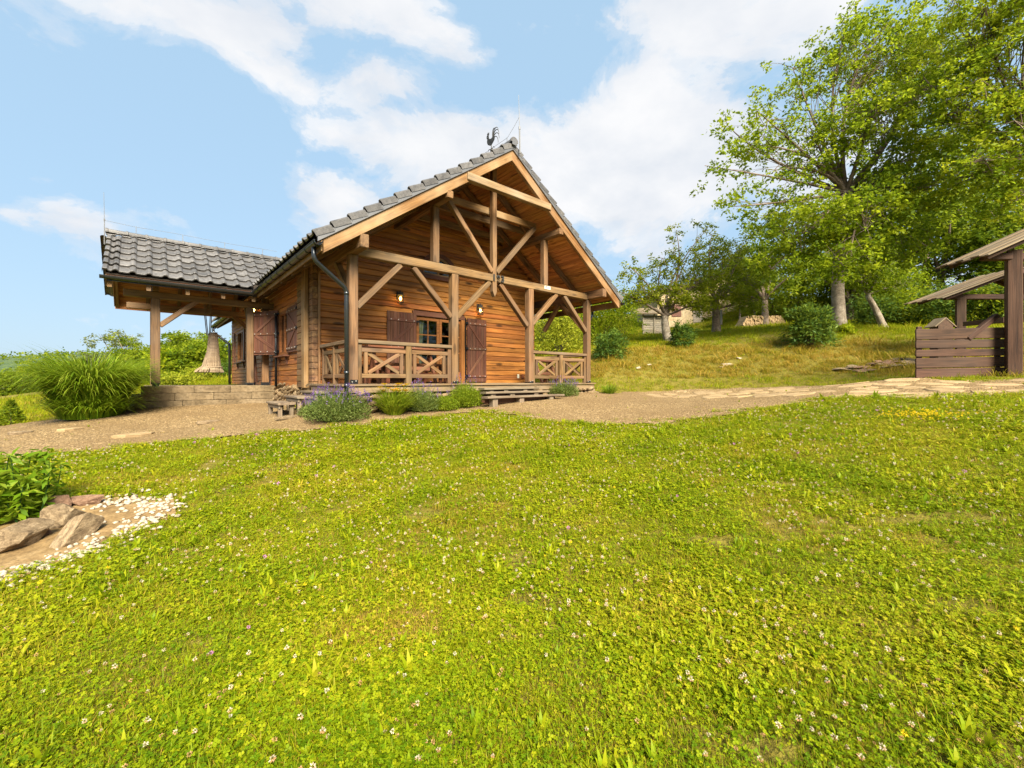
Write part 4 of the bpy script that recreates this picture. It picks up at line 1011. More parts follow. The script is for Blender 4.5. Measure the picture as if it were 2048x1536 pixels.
for k in range(120):
    a = r_.uniform(0, 6.283); ex = 1.5 if math.cos(a) < -.3 else 1.0
    b.tube([(hx + .23 * math.cos(a), hy + .23 * math.sin(a), .48), (hx + .25 * ex * math.cos(a), hy + .26 * math.sin(a), .37 + r_.uniform(-.02, .02)), (hx + .25 * ex * 1.12 * math.cos(a), hy + .25 * math.sin(a), .31)], .014, 4, cap=False)
b.tube([(hx + .25 * math.cos(a), hy + .25 * math.sin(a), .46) for a in np.linspace(0, 6.283, 20)], .02, 6)
b.build('seat', M['straw'], t)
b = MB(); b.tube([(hx - .05, hy, 1.4), (hx + .14, hy, 1.40), (hx + .20, hy - .02, 1.37)], .028, 7); b.build('crossbar', M['straw'], t)
t = thing('parasol', 'folded dark parasol standing on the terrace by the cabin wall', 'parasol', (-.50, 5.98, -.07))
b = MB(); b.tube([(-.55, 6.2, -.07), (-.55, 6.2, 1.0)], .02, 8); b.build('pole', M['black'], t)
b = MB(); b.tube([(-.55, 6.2, .02), (-.55, 6.2, .12), (-.55, 6.2, .5), (-.55, 6.2, .95)], [.08, .075, .05, .02], 9); b.build('canopy', M['shutter'], t)
# ------------------------------------------------------------------ porch furniture
def table(x0, x1, y0, y1, zt, label, name='table', cat='table'):
    t = thing(name, label, cat, ((x0 + x1) / 2, (y0 + y1) / 2, 0))
    n = max(2, int((y1 - y0) / .2)); w = (y1 - y0) / n
    for i in range(n): beam('plank', (x0, y0 + w * (i + .5), zt - .03), (x1, y0 + w * (i + .5), zt - .03), w - .008, .055, M['table'], t, c=.012)
    for xs in (x0 + .25, x1 - .25):
        for s_ in (-1, 1): beam('leg', (xs, (y0 + y1) / 2 + s_ * (y1 - y0) * .48, 0), (xs, (y0 + y1) / 2 - s_ * (y1 - y0) * .05, zt - .06), .09, .06, M['table'], t, (1, 0, 0), .008)
    beam('stretcher', (x0 + .25, (y0 + y1) / 2, zt * .42), (x1 - .25, (y0 + y1) / 2, zt * .42), .05, .1, M['table'], t, c=.008)
    return t
table(.72, 2.68, .85, 1.45, .865, 'dark wooden table on the porch deck behind the left railing')
def bench(x0, x1, y0, y1, label):
    t = thing('bench', label, 'bench', ((x0 + x1) / 2, (y0 + y1) / 2, 0))
    for i in range(2): beam('plank', (x0, y0 + (y1 - y0) * (i + .5) / 2, .43), (x1, y0 + (y1 - y0) * (i + .5) / 2, .43), (y1 - y0) / 2 - .008, .05, M['table'], t, c=.01)
    for xs in (x0 + .2, x1 - .2):
        for s_ in (y0 + .04, y1 - .04): beam('leg', (xs, s_, 0), (xs, s_, .405), .08, .07, M['table'], t, (0, 1, 0), .006)
    beam('stretcher', (x0 + .2, (y0 + y1) / 2, .2), (x1 - .2, (y0 + y1) / 2, .2), .04, .08, M['table'], t)
bench(.75, 2.6, .32, .62, 'dark wooden bench on the porch in front of the long table')
bench(.78, 2.6, 1.6, 1.9, 'dark wooden bench on the porch between long table and log wall')
table(5.85, 7.0, .8, 1.4, .70, 'short dark wooden table on the porch behind the right railing')

# ------------------------------------------------------------------ flagstones, stepping stones, rocks
def flag_geo(seed, n=8):
    r = random.Random(seed); a = sorted(2 * math.pi * (i + r.uniform(-.3, .3)) / n for i in range(n)); rr = [r.uniform(.75, 1.1) for _ in a]
    top = [(q * math.cos(t) * .5, q * math.sin(t) * .5) for q, t in zip(rr, a)]
    V = [(x, y, 0) for x, y in top] + [(x, y, .75) for x, y in top] + [(x * .94, y * .94, 1.0) for x, y in top]
    F = [(i, (i + 1) % n, (i + 1) % n + n, i + n) for i in range(n)] + [(i + n, (i + 1) % n + n, (i + 1) % n + 2 * n, i + 2 * n) for i in range(n)] + [tuple(range(2 * n, 3 * n))]
    return V, F
fl = [np_mesh('flagstone', *flag_geo(i), M['flag']) for i in range(8)]
gp = bpy.data.objects['gravel_path']
PAV = [(8.75, -.95), (6.9, -5.7), (6.3, -6.6), (6.45, -7.5), (7.1, -8.6), (8.3, -10.4), (10.9, -10.6), (9.75, -8.8), (9.2, -7.6), (10.0, -5.7), (10.1, -3.5), (9.6, -1.6)]
r_ = random.Random(11); spots = []
for _ in range(1500):
    x, y = r_.uniform(6.2, 11), r_.uniform(-10.5, -.9); s = r_.uniform(.42, .85)
    if not inside(PAV, np.array([x]), np.array([y]))[0]: continue
    if all(math.hypot(x - a, y - b) > (s + c) * .45 for a, b, c in spots): spots.append((x, y, s))
for x, y, s in spots:
    z_ = g1(x, y); e = .2
    n_ = Vector((g1(x - e, y) - g1(x + e, y), g1(x, y - e) - g1(x, y + e), 2 * e)).normalized()
    m = Matrix.Translation((x, y, z_ - .015)) @ n_.to_track_quat('Z', 'Y').to_matrix().to_4x4() @ Matrix.Rotation(r_.uniform(0, 6.28), 4, 'Z') @ Matrix.Diagonal((s * 1.1, s * 1.0, r_.uniform(.035, .05), 1))
    obj('flagstone', fl[r_.randrange(8)], gp, m)
for (px, py, L, w, mt, lab) in ((270, 873, .62, .34, 'flag', 'pale flat stepping stone on the gravel, nearest to the lawn edge'), (137, 863, .36, .3, 'flag', 'grey flat stepping stone on the gravel by the tall ornamental grass'),
                                (418, 847, .45, .3, 'rock', 'dark flat stepping stone on the gravel in front of the terrace'), (40, 869, .35, .3, 'rock', 'small dark flat stone at the far left gravel edge'),
                                (575, 838, .55, .25, 'rock', 'dark flat stone on the gravel before the small plank steps')):
    p = onground(px, py); o = obj('stepping_stone', np_mesh('stepping_stone', *flag_geo(int(px)), M[mt]), None, Matrix.Translation((p[0], p[1], g1(p[0], p[1]) + .005)) @ Matrix.Rotation(.5, 4, 'Z') @ Matrix.Diagonal((L, w, .05, 1)))
    tag(o, lab, 'stepping stone', 'flat stones set in the gravel')
for (px, py, s, rz, sd_, mt, lab) in (
        (32, 1092, (.27, .17, .17), .55, 41, 'rock', 'large grey-brown rock cut by the left picture edge, beside pebbles'),
        (160, 1072, (.27, .14, .17), 1.05, 42, 'rock', 'pale angular boulder jutting towards the white pebbles, foremost of the rock group'),
        (128, 1045, (.25, .12, .14), .95, 43, 'rock', 'grey boulder lying behind the pale angular boulder'),
        (108, 1018, (.14, .12, .13), .2, 44, 'brownrock', 'small rounded brown boulder against the leafy plant'),
        (172, 1008, (.22, .10, .085), -.7, 45, 'brownrock', 'dark brown flat boulder at the top of the rock group'),
        (82, 1070, (.09, .08, .10), .2, 46, 'brownrock', 'small dark stone wedged between the two large rocks')):
    p = onground(px, py + s[2] * 40); o = rock('rock', M[mt], (p[0], p[1], g1(p[0], p[1]) + s[2] * .42), s, (U(-.25, .25), U(-.3, .3), rz), None, sd_, 3)
    tag(o, lab, 'rock', 'rocks at the bed of white pebbles')
# white pebbles
pv, pf = rock_geo(5, 1, 3, .03); pv = np.array(pv); pf = np.array(pf)
Vs, Fs = [], []; r_ = np.random.default_rng(4); k = 0; line = np.array([(-3.85, -4.1), (-3.5, -3.83), (-3.2, -3.6), (-2.95, -3.3), (-2.95, -2.95), (-3.1, -2.6), (-3.3, -2.45)])
seg = np.linalg.norm(np.diff(line, axis=0), axis=1); cum = np.r_[0, np.cumsum(seg)]
while k < 430:
    t = r_.uniform(0, cum[-1]); i = min(np.searchsorted(cum, t) - 1, len(seg) - 1); i = max(i, 0); q = line[i] + (line[i + 1] - line[i]) * (t - cum[i]) / seg[i]
    q = q + r_.normal(0, .13, 2); s = r_.uniform(.007, .026) * (1.25 if r_.random() < .2 else 1); z_ = g1(*q) + .016 + s * .35
    a = r_.uniform(0, 6.28); c_, s_ = math.cos(a), math.sin(a); P_ = pv * (s * r_.uniform(1.1, 1.9), s, s * .6); P_ = np.c_[P_[:, 0] * c_ - P_[:, 1] * s_, P_[:, 0] * s_ + P_[:, 1] * c_, P_[:, 2]]
    Vs.append(P_ + (q[0], q[1], z_)); Fs.append(pf + k * len(pv)); k += 1
tag(nmesh('pebbles', np.concatenate(Vs), np.concatenate(Fs), M['pebble'], smooth=True), 'bed of small white pebbles between rocks and lawn', 'pebbles', kind='stuff')
# rockery slabs by the gate and white stones on the bank
rk = thing('rockery', 'dry stacked brown stone slabs on the bank beside the gate', 'rockery', onground(1760, 740))
for k in range(26):
    px = U(1690, 1835); py = 748 - (px - 1690) * .17 + U(-10, 4); p = onground(px, py)
    rock('stone', M['brownrock'] if k % 2 else M['rock'], (p[0], p[1], g1(p[0], p[1]) + .04), (U(.2, .34), U(.14, .22), U(.04, .08)), (U(-.1, .1), U(-.1, .1), U(0, 3)), rk)
for (px, py, s, lab) in ((1277, 737, .16, 'white stone half sunk in the bank just right of the porch'), (1298, 731, .12, 'small white stone on the bank right of the porch, upper of the pair'), (1455, 731, .22, 'largest white stone in the middle of the grassy bank'), (1478, 718, .16, 'white stone at the top of the trio on the grassy bank'), (1443, 736, .12, 'small white stone at the foot of the trio on the bank')):
    p = onground(px, py); tag(rock('rock', M['pebble'], (p[0], p[1], g1(p[0], p[1]) + .02), (s * 1.0, s * .65, s * .35), (0, U(-.2, .2), U(0, 3))), lab, 'rock', 'white stones on the bank')

# ------------------------------------------------------------------ gate with little roofs
gb_ = onground(2022, 752); gd = 9.0
def gp_(px, py, d): return Vector([float(v) for v in at(px, py, d)])
gate = thing('wooden_gate', 'brown roofed wooden gate with its board leaf standing open', 'gate', gp_(2026, 752, 8.9))
pn = gp_(2027, 760, 8.75); pn.z = 0
def gpost(c, z0, z1, w):
    ax = Vector((.76, -.65, 0)); return beam('post', (c.x, c.y, z0), (c.x, c.y, z1), w, w, M['gate'], gate, (ax.x + .5, ax.y + .9, 0), .015)
gpost(pn, g1(pn.x, pn.y) - .1, 2.74, .22)
pf_ = gp_(1921, 700, 12.0); gpost(pf_, g1(pf_.x, pf_.y) - .1, 2.38, .20)
def gable_roof(c0_, zr, half, L, pitch, nb_, shift=0.0):
    """little board roof: ridge along the view direction"""
    ax = Vector((FW[0], FW[1], 0)); sdv = Vector((RT[0], RT[1], 0))
    c = c0_ + sdv * shift
    for s_ in (-1, 1):
        dn = (sdv * s_ * math.cos(pitch) - Vector((0, 0, math.sin(pitch)))); nrm = sdv * s_ * math.sin(pitch) + Vector((0, 0, math.cos(pitch)))
        n = nb_
        for i in range(n):
            off = ax * (-L / 2 + L * (i + .5) / n); p0 = Vector((c.x, c.y, zr)) + off + nrm * (.03 * (i % 2)); p1 = p0 + dn * (half * (1 + U(-.02, .02)))
            beam('roof_board', p0, p1, L / n + .02, .025, M['gateroof'], gate, nrm, .004)
        for o_ in (-L * .33, L * .33):
            p0 = Vector((c.x, c.y, zr - .07)) + ax * o_; beam('rafter', p0, p0 + dn * half * .9, .08, .09, M['gate'], gate, nrm, .008)
    beam('roof_beam', Vector((c.x, c.y, zr - half * math.sin(pitch) * .72 - .1)) - sdv * half * .66, Vector((c.x, c.y, zr - half * math.sin(pitch) * .72 - .1)) + sdv * half * .66, .14, .14, M['gate'], gate, c=.012)
    beam('ridge_beam', Vector((c.x, c.y, zr - .1)) - ax * L * .5, Vector((c.x, c.y, zr - .1)) + ax * L * .5, .1, .12, M['gate'], gate, c=.01)
gable_roof(pn, 3.27, 1.90, 1.0, R(24), 7, .62)
gable_roof(pf_, 3.12, 2.35, 1.1, R(20.5), 8, 1.15)
sdv = Vector((RT[0], RT[1], 0))
c0 = Vector((pn.x, pn.y, 1.75)); bo = Vector((FW[0], FW[1], 0)) * .26; beam('brace', Vector((pn.x, pn.y, 1.45)) - sdv * .05 + bo, Vector((pn.x, pn.y, .95)) - sdv * .68 + bo, .1, .11, M['gate'], gate, (FW[0], FW[1], 0), .01)
beam('rail', gp_(2012, 640, 9.15), gp_(1930, 648, 11.7), .09, .12, M['gate'], gate, c=.01)
# the open leaf: five rough boards on two ledges
l0, l1 = gp_(1831, 700, 9.05), gp_(2012, 700, 8.95)
zb0 = .13
for i, (za_, zb_) in enumerate(((.10, .285), (.315, .515), (.545, .685), (.715, .885), (.915, 1.135))):
    jitt = U(-.012, .012)
    b = beam('board', (l0.x, l0.y, (za_ + zb_) / 2 + .03 + jitt), (l1.x, l1.y, (za_ + zb_) / 2 + .055), .035, zb_ - za_ + U(-.01, .02), M['gate'], gate, c=.01)
bk = Vector((FW[0], FW[1], 0)) * .045
for t in (.06, .93):
    q = l0.lerp(l1, t) + bk; beam('ledge', (q.x, q.y, .12), (q.x, q.y, 1.22 if t < .5 else 1.15), .1, .05, M['gate'], gate, (FW[0], FW[1], 0), .008)
for z_ in (.24, 1.05):
    q = l1 + Vector((0, 0, 0)); b = MB(); b.box(q.x - .05, q.x + .12, q.y - .05, q.y + .05, z_ - .035, z_ + .035); b.build('hinge', M['black'], gate)
# kennel-like little hut behind the leaf
kc = gp_(1884, 648, 11.5); kt = thing('small_hut', 'little brown gabled hut peeking over the gate boards', 'hut', (kc.x, kc.y, g1(kc.x, kc.y)))
ax = Vector((FW[0], FW[1], 0)); z0 = g1(kc.x, kc.y); V = []
for d in (-.1, .14):
    for (s_, z_) in ((-.2, z0), (.2, z0), (.2, kc.z - .05), (0, kc.z + .13), (-.2, kc.z - .05)):
        q = Vector((kc.x, kc.y, 0)) + sdv * s_ + ax * d; V.append((q.x, q.y, z_))
nmesh('body', V, [(0, 1, 2, 3, 4), (9, 8, 7, 6, 5), (0, 5, 6, 1), (1, 6, 7, 2), (4, 9, 5, 0)], M['gate'], kt)
for s_ in (-1, 1):
    p0 = Vector((kc.x, kc.y, kc.z + .155)) + ax * .05; p1 = p0 + sdv * s_ * .28 - Vector((0, 0, .24)); beam('roof', p0, p1, .32, .03, M['gateroof'], kt, sdv * s_ + Vector((0, 0, 1.2)), .005)

# ------------------------------------------------------------------ barn, shed, woodpile beyond the orchard
bc = at(1400, 655, 36.0); barn = thing('old_barn', 'old plastered barn half hidden behind the apple trees', 'barn', (bc[0], bc[1], g1(bc[0], bc[1])))
def fr(c, s_, d, z_): q = Vector((float(c[0]), float(c[1]), 0)) + sdv * s_ + ax * d; return (q.x, q.y, z_)
zb = g1(bc[0], bc[1]) - .4
V = [fr(bc, s_, d, z_) for d in (0, 7) for (s_, z_) in ((-3.6, zb), (4.6, zb), (4.6, zb + 3.3), (2.6, zb + 4.9), (.6, zb + 3.3), (-3.6, zb + 3.0))]
nmesh('wall', V, [(0, 1, 2, 3, 4, 5), (11, 10, 9, 8, 7, 6), (0, 6, 7, 1), (1, 7, 8, 2), (5, 11, 6, 0)], M['plaster'], barn)
rf = MB()
for (s0, z0_, s1, z1_) in ((.3, zb + 3.1, 2.6, zb + 5.05), (2.6, zb + 5.05, 5.0, zb + 3.1), (-4.0, zb + 2.9, .6, zb + 3.6)):
    V = [fr(bc, s0, -.4, z0_), fr(bc, s1, -.4, z1_), fr(bc, s1, 7.4, z1_), fr(bc, s0, 7.4, z0_)]; V += [(x, y, z_ + .15) for x, y, z_ in V]
    rf.add(V, [(3, 2, 1, 0), (4, 5, 6, 7), (0, 1, 5, 4), (1, 2, 6, 5), (2, 3, 7, 6), (3, 0, 4, 7)])
rf.build('roof', M['brownrock'], barn)
for (s0, s1, z0_, z1_, mt) in ((-.6, .2, .4, 2.1, 'greywood'), (2.2, 3.0, 3.4, 4.2, 'shutter'), (-2.4, -1.6, .9, 1.9, 'shutter')):
    V = [fr(bc, s0, -.05, zb + z0_), fr(bc, s1, -.05, zb + z0_), fr(bc, s1, -.05, zb + z1_), fr(bc, s0, -.05, zb + z1_)]; V += [fr(bc, s, .02, z_) for s, z_ in ((s0, zb + z0_), (s1, zb + z0_), (s1, zb + z1_), (s0, zb + z1_))]
    nmesh('window' if z0_ > .5 else 'door', V, [(0, 1, 2, 3), (0, 4, 5, 1), (1, 5, 6, 2), (2, 6, 7, 3), (3, 7, 4, 0)], M[mt], barn)
sh_c = at(1308, 672, 29.0); shed = thing('plank_shed', 'small grey plank shed with sloping roof beside the whitewashed apple tree', 'shed', (sh_c[0], sh_c[1], g1(sh_c[0], sh_c[1])))
zs = g1(sh_c[0], sh_c[1]) - .1
for i in range(11):
    beam('plank', fr(sh_c, -.75, 0, zs + .14 * (i + .5)), fr(sh_c, .75, 0, zs + .14 * (i + .5)), .03, .13, M['greywood'], shed, c=.006)
    beam('plank', fr(sh_c, .75, .05, zs + .14 * (i + .5)), fr(sh_c, .75, 2.0, zs + .14 * (i + .5)), .03, .13, M['greywood'], shed, c=.006)
for s_ in (-.75, 0, .75): beam('post', fr(sh_c, s_, -.04, zs), fr(sh_c, s_, -.04, zs + 1.7), .09, .09, M['greywood'], shed)
beam('roof', fr(sh_c, -.2, -.35, zs + 1.6), fr(sh_c, -.2, 2.3, zs + 2.4), 2.3, .07, M['gateroof'], shed)
lean = at(1480, 640, 32.0); ls = thing('lean_to', 'low dark lean-to roof beside the stacked firewood', 'shed', (lean[0], lean[1], g1(lean[0], lean[1])))
zl = g1(lean[0], lean[1]); beam('roof', fr(lean, -1.6, 0, zl + 1.1), fr(lean, 1.3, 0, zl + 1.9), 2.0, .08, M['brownrock'], ls)
for s_ in (-1.4, 0, 1.1): beam('post', fr(lean, s_, 0, zl - .1), fr(lean, s_, 0, zl + 1.3 + .22 * s_), .12, .12, M['greywood'], ls)
wp = at(1532, 652, 27.0); pile = thing('woodpile', 'long stack of split firewood at the edge of the upper lawn', 'woodpile', (wp[0], wp[1], g1(wp[0], wp[1])))
lg = MB(); r_ = random.Random(2)
for row in range(7):
    for k in range(22 - row):
        s_ = -1.5 + .135 * k + row * .06 + r_.uniform(-.02, .02)
        z_ = g1(wp[0], wp[1]) + .05 + row * .1; a = fr(wp, s_, r_.uniform(-.1, 0), z_); b = fr(wp, s_, .9, z_); lg.tube([a, b], r_.uniform(.06, .085), 6)
tag(lg.build('split_logs', M['cutwood'], pile), kind='stuff')

# ------------------------------------------------------------------ vegetation
LM = {
 'cherry': leafmat('cherry_leaf', [(0.045, 0.088, 0.003), (0.105, 0.165, 0.004), (0.19, 0.245, 0.006), (0.285, 0.31, 0.009)], 0.58),
 'bright': leafmat('bright_leaf', [(0.07, 0.125, 0.003), (0.155, 0.225, 0.005), (0.25, 0.30, 0.008), (0.335, 0.33, 0.012)], 0.5),
 'apple': leafmat('apple_leaf', [(0.06, 0.085, 0.004), (0.125, 0.16, 0.006), (0.215, 0.235, 0.01), (0.30, 0.29, 0.018)], 0.5),
 'forest': leafmat('forest_leaf', [(0.036, 0.068, 0.003), (0.085, 0.13, 0.005), (0.155, 0.205, 0.007), (0.24, 0.265, 0.012)], 0.5),
 'willow': leafmat('pale_leaf', [(0.085, 0.105, 0.035), (0.125, 0.145, 0.05), (0.18, 0.195, 0.075)], .35),
 'yellow': leafmat('yellow_green_leaf', [(0.16, 0.19, 0.012), (0.25, 0.27, 0.018), (0.34, 0.33, 0.025)], .4),
 'shrub': leafmat('shrub_leaf', [(0.02, 0.05, 0.010), (0.04, 0.085, 0.013), (0.08, 0.135, 0.018), (0.14, 0.19, 0.025)], .3),
 'lavleaf': leafmat('lavender_leaf', [(0.075, 0.115, 0.025), (0.12, 0.16, 0.035), (0.19, 0.21, 0.06)], .3),
 'lavflower': leafmat('lavender_flower', [(0.09, 0.045, 0.17), (0.15, 0.075, 0.26), (0.23, 0.13, 0.33)], .3),
 'reed': leafmat('reed_leaf', [(0.045, 0.10, 0.004), (0.095, 0.175, 0.006), (0.165, 0.25, 0.012), (0.25, 0.31, 0.03)], 0.45),
 'lily': leafmat('daylily_leaf', [(0.09, 0.15, 0.008), (0.17, 0.235, 0.012), (0.27, 0.30, 0.02)], .4),
 'lilyflower': leafmat('daylily_flower', [(0.60, 0.28, 0.015), (0.72, 0.40, 0.03), (0.75, 0.50, 0.06)], .3),
 'grass': leafmat('grass_blade', [(0.05, 0.088, 0.0012), (0.115, 0.165, 0.0018), (0.19, 0.225, 0.003), (0.27, 0.262, 0.005), (0.35, 0.258, 0.03)], .4, True),
 'clover': leafmat('clover_leaf', [(0.04, 0.088, 0.0018), (0.10, 0.165, 0.0022), (0.18, 0.228, 0.0035), (0.27, 0.272, 0.006), (0.34, 0.248, 0.025)], .35, True),
 'dry': leafmat('dry_grass', [(0.15, 0.135, 0.009), (0.225, 0.165, 0.015), (0.29, 0.18, 0.025), (0.36, 0.22, 0.055)], .35, True),
 'petal': leafmat('white_petal', [(0.40, 0.31, 0.21), (0.54, 0.45, 0.33), (0.68, 0.61, 0.49)], .25, True),
 'brownpetal': leafmat('faded_petal', [(0.30, 0.15, 0.06), (0.40, 0.22, 0.10), (0.48, 0.30, 0.17)], .2, True),
 'yellowpetal': leafmat('yellow_petal', [(0.66, 0.42, 0.01), (0.72, 0.50, 0.015), (0.76, 0.58, 0.025)], .2, True),
 'pinkpetal': leafmat('pink_petal', [(0.36, 0.10, 0.30), (0.45, 0.16, 0.38), (0.52, 0.25, 0.45)], .2, True),
}
def leaves(C, size, rs, up=.5, tint=None, aspect=.5, droop=0.0, spread=None):
    """one bent leaf quad at each centre: V, F, tint"""
    n = len(C); size = np.broadcast_to(size, n)[:, None] * rs.uniform(.7, 1.25, (n, 1))
    d = rs.normal(0, 1, (n, 3)); d[:, 2] = d[:, 2] * .6 - droop
    if spread is not None: d += spread
    d /= np.linalg.norm(d, axis=1)[:, None] + 1e-9
    nr = rs.normal(0, 1, (n, 3)) * (1 - up) + np.array([0, 0, up * 1.6]); s_ = np.cross(d, nr); s_ /= np.linalg.norm(s_, axis=1)[:, None] + 1e-9
    nn = np.cross(s_, d)
    b = C; tip = C + d * size; m1 = C + d * size * .5 + s_ * size * aspect * .5 + nn * size * .1; m2 = C + d * size * .5 - s_ * size * aspect * .5 + nn * size * .1
    V = np.stack([b, m1, tip, m2], 1).reshape(-1, 3); F = np.arange(4 * n).reshape(n, 4)
    t = rs.uniform(0, 1, n) if tint is None else np.clip(tint + rs.normal(0, .13, n), 0, 1)
    return V, F, np.repeat(t, 4)
def bez(a, b, c, n): t = np.linspace(0, 1, n)[:, None]; return (1 - t) ** 2 * a + 2 * t * (1 - t) * b + t * t * c
def tree(name, label, base, fork, tr, lobes, nleaf, size, mat, seed, bark='bark', clr=.45, group=None, cat='tree', twigs=True, up=.2, droop=.25, aspect=.5, trunk_mid=None, hollow=.5, sides=10, limed=None):
    """trunk from base to fork, a limb into each lobe (x,y,z,r[,rz,density]), twigs and leaf sprays inside the lobes"""
    rs = np.random.default_rng(seed); base = np.array(base, float); fork = np.array(fork, float)
    t = thing(name, label, cat, base, group)
    mid = (base + fork) / 2 + rs.normal(0, .06, 3) * np.linalg.norm(fork - base) * .5 if trunk_mid is None else np.array(trunk_mid, float)
    b = MB(); P_ = bez(base - [0, 0, .15], mid, fork, 9); rad = tr * np.array([1.55, 1.2, 1.05, .98, .93, .9, .86, .82, .8]); V_, F_ = tube(P_, rad, sides)
    V_ = V_ + rs.normal(0, tr * .035, V_.shape); b.add(V_, F_, 1 if limed else 0)
    vol = np.array([l[3] ** 2 * (l[5] if len(l) > 5 else 1) for l in lobes]); ncl = max(len(lobes), int(nleaf / 34)); cnt = np.maximum(3, (vol / vol.sum() * ncl)).astype(int)
    CC, TT = [], []
    for l, k in zip(lobes, cnt):
        c = np.array(l[:3], float); r = l[3]; rz = l[4] if len(l) > 4 and l[4] else r * .8
        m_ = (fork + c) / 2 + rs.normal(0, .12, 3) * np.linalg.norm(c - fork) + [0, 0, .1 * np.linalg.norm(c - fork)]
        end = c + (c - fork) / (np.linalg.norm(c - fork) + 1e-6) * r * .5
        L_ = bez(fork, m_, end, 9); r0 = tr * .62 * min(1, .45 + .16 * r); b.tube(L_, np.linspace(r0, r0 * .16, 9), 7, cap=False)
        u = rs.normal(0, 1, (k, 3)); u /= np.linalg.norm(u, axis=1)[:, None]; q = rs.uniform(0, 1, k) ** (1 / (2.0 + hollow * 2)); lump = 1 + .22 * np.sin(u[:, 0] * 5 + seed) * np.cos(u[:, 1] * 4 + u[:, 2] * 3)
        ctr = c + u * (q * lump)[:, None] * np.array([r, r, rz])
        if twigs:
            for j in range(k):
                if rs.random() < .55:
                    p0 = L_[rs.integers(3, 9)]; pm = (p0 + ctr[j]) / 2 + rs.normal(0, .1, 3) * r + [0, 0, .1 * r]
                    b.tube(bez(p0, pm, ctr[j], 4), [r0 * .18, r0 * .12, r0 * .08, r0 * .04], 4, cap=False)
        nl = max(6, int(nleaf / max(1, cnt.sum())))
        ax_ = rs.normal(0, 1, (k, 1, 3)); ax_[..., 2] = ax_[..., 2] * .5 - droop; ax_ /= np.linalg.norm(ax_, axis=2)[..., None]
        w_ = rs.uniform(-1, 1, (k, nl, 1)); pos = ctr[:, None] + ax_ * w_ * clr * 1.1 + rs.normal(0, clr * .33, (k, nl, 3)) * [1, 1, .7]
        CC.append(pos.reshape(-1, 3)); base_t = rs.uniform(.12, .88, k) ; TT.append(np.repeat(base_t, nl))
    trunk = b.build('trunk', [M[bark], M[limed or bark]], t, smooth=True)
    C_ = np.concatenate(CC); V, F, tt = leaves(C_, size, rs, up, np.concatenate(TT), aspect, droop)
    nmesh('crown', V, F, LM[mat], t, attrs={'tint': tt})
    return t
def lob(px, py, d, r, rz=None, dens=1.0): return (*at(px, py, d), r, rz, dens)
def gbase(px, py, d):
    p = at(px, py, d); p[2] = g1(p[0], p[1]); return p

# the big tree on the bank and its neighbour at the right
cb = gbase(1680, 662, 16.0)
tree('cherry_tree', 'big spreading tree with pale trunk on top of the grassy bank', cb, at(1692, 385, 16.2), .19,
     [lob(1545, 250, 16, 1.6, None, .34), lob(1480, 265, 15.6, 1.1, None, .32), lob(1430, 335, 15.4, .8, None, .34), lob(1490, 410, 15.2, 1.0, None, .42), lob(1600, 170, 16.5, 1.5, None, .45), lob(1580, 350, 15.6, 1.4, None, .42),
      lob(1690, 110, 16.5, 1.7, None, .55), lob(1640, 290, 16, 1.6, None, .6), lob(1760, 90, 17, 1.9), lob(1730, 260, 15.2, 1.7), lob(1800, 200, 16.5, 1.9), lob(1640, 440, 15.2, 1.3), lob(1720, 440, 14.8, 1.4), lob(1690, 515, 14.6, 1.0), lob(1600, 470, 15.6, 1.2, None, .8),
      lob(1800, 380, 15.5, 1.7), lob(1840, 300, 16.2, 1.6), lob(1790, 490, 16, 1.3), lob(1860, 120, 17, 1.9), lob(1560, 520, 16, 1.0, None, .7), lob(1520, 300, 16, .9, None, .5)],
     46000, .135, 'cherry', 1, 'bark', .27, 'trees on the slope', droop=.35, aspect=.55, trunk_mid=at(1668, 520, 16.0), limed='limed', sides=14)
rb_ = at(2150, 655, 13.0); rb_[2] = g1(rb_[0], rb_[1])
tree('leafy_tree', 'tall bright green tree reaching in over the gate from the right edge', rb_, at(2110, 350, 13), .22,
     [lob(1990, 60, 13, 1.5), lob(2060, 130, 12.6, 1.5), lob(1930, 30, 13.6, 1.4), lob(1985, 190, 12.8, 1.3), lob(2050, 270, 12.4, 1.3), lob(1930, 250, 13.4, 1.3), lob(1970, 330, 12.8, 1.1), lob(2050, 390, 12.6, 1.0), lob(1900, 370, 14, 1.1), lob(1880, 180, 13.8, 1.2), lob(2060, 10, 12.8, 1.5)],
     22000, .13, 'bright', 2, 'bark', .26, 'trees on the slope', droop=.3)
# apple trees
a1 = gbase(1341, 683, 20.0)
tree('apple_tree', 'gnarled sparse apple tree with whitewashed trunk, beside the plank shed', a1, at(1330, 632, 20), .2,
     [lob(1268, 545, 19.6, .75, None, .45), lob(1290, 585, 19.5, .9, None, .8), lob(1325, 535, 20, .9, None, .55), lob(1350, 590, 19.8, 1.0), lob(1375, 520, 20, .8, None, .6), lob(1405, 560, 20.3, .9), lob(1350, 475, 20, .6, 1.0, .35), lob(1408, 470, 20, .55, .9, .35), lob(1250, 590, 19.4, .6, None, .45), lob(1390, 605, 19.6, .7)],
     9000, .125, 'apple', 3, 'bark', .22, 'apple trees', trunk_mid=at(1328, 660, 20), limed='limed', droop=.1)
a2 = gbase(1433, 668, 22.0)
tree('apple_tree', 'dense round apple tree with dark forked trunk in front of the barn', a2, at(1431, 600, 22), .2,
     [lob(1392, 565, 22, 1.2), lob(1440, 530, 22, 1.3), lob(1485, 560, 22.2, 1.2), lob(1425, 485, 22, .9, 1.0, .6), lob(1500, 600, 22, .9), lob(1450, 585, 21.4, 1.0), lob(1405, 610, 21.6, .8), lob(1480, 500, 22.4, .9, None, .6)],
     10500, .13, 'apple', 4, 'bark', .25, 'apple trees', droop=.2)
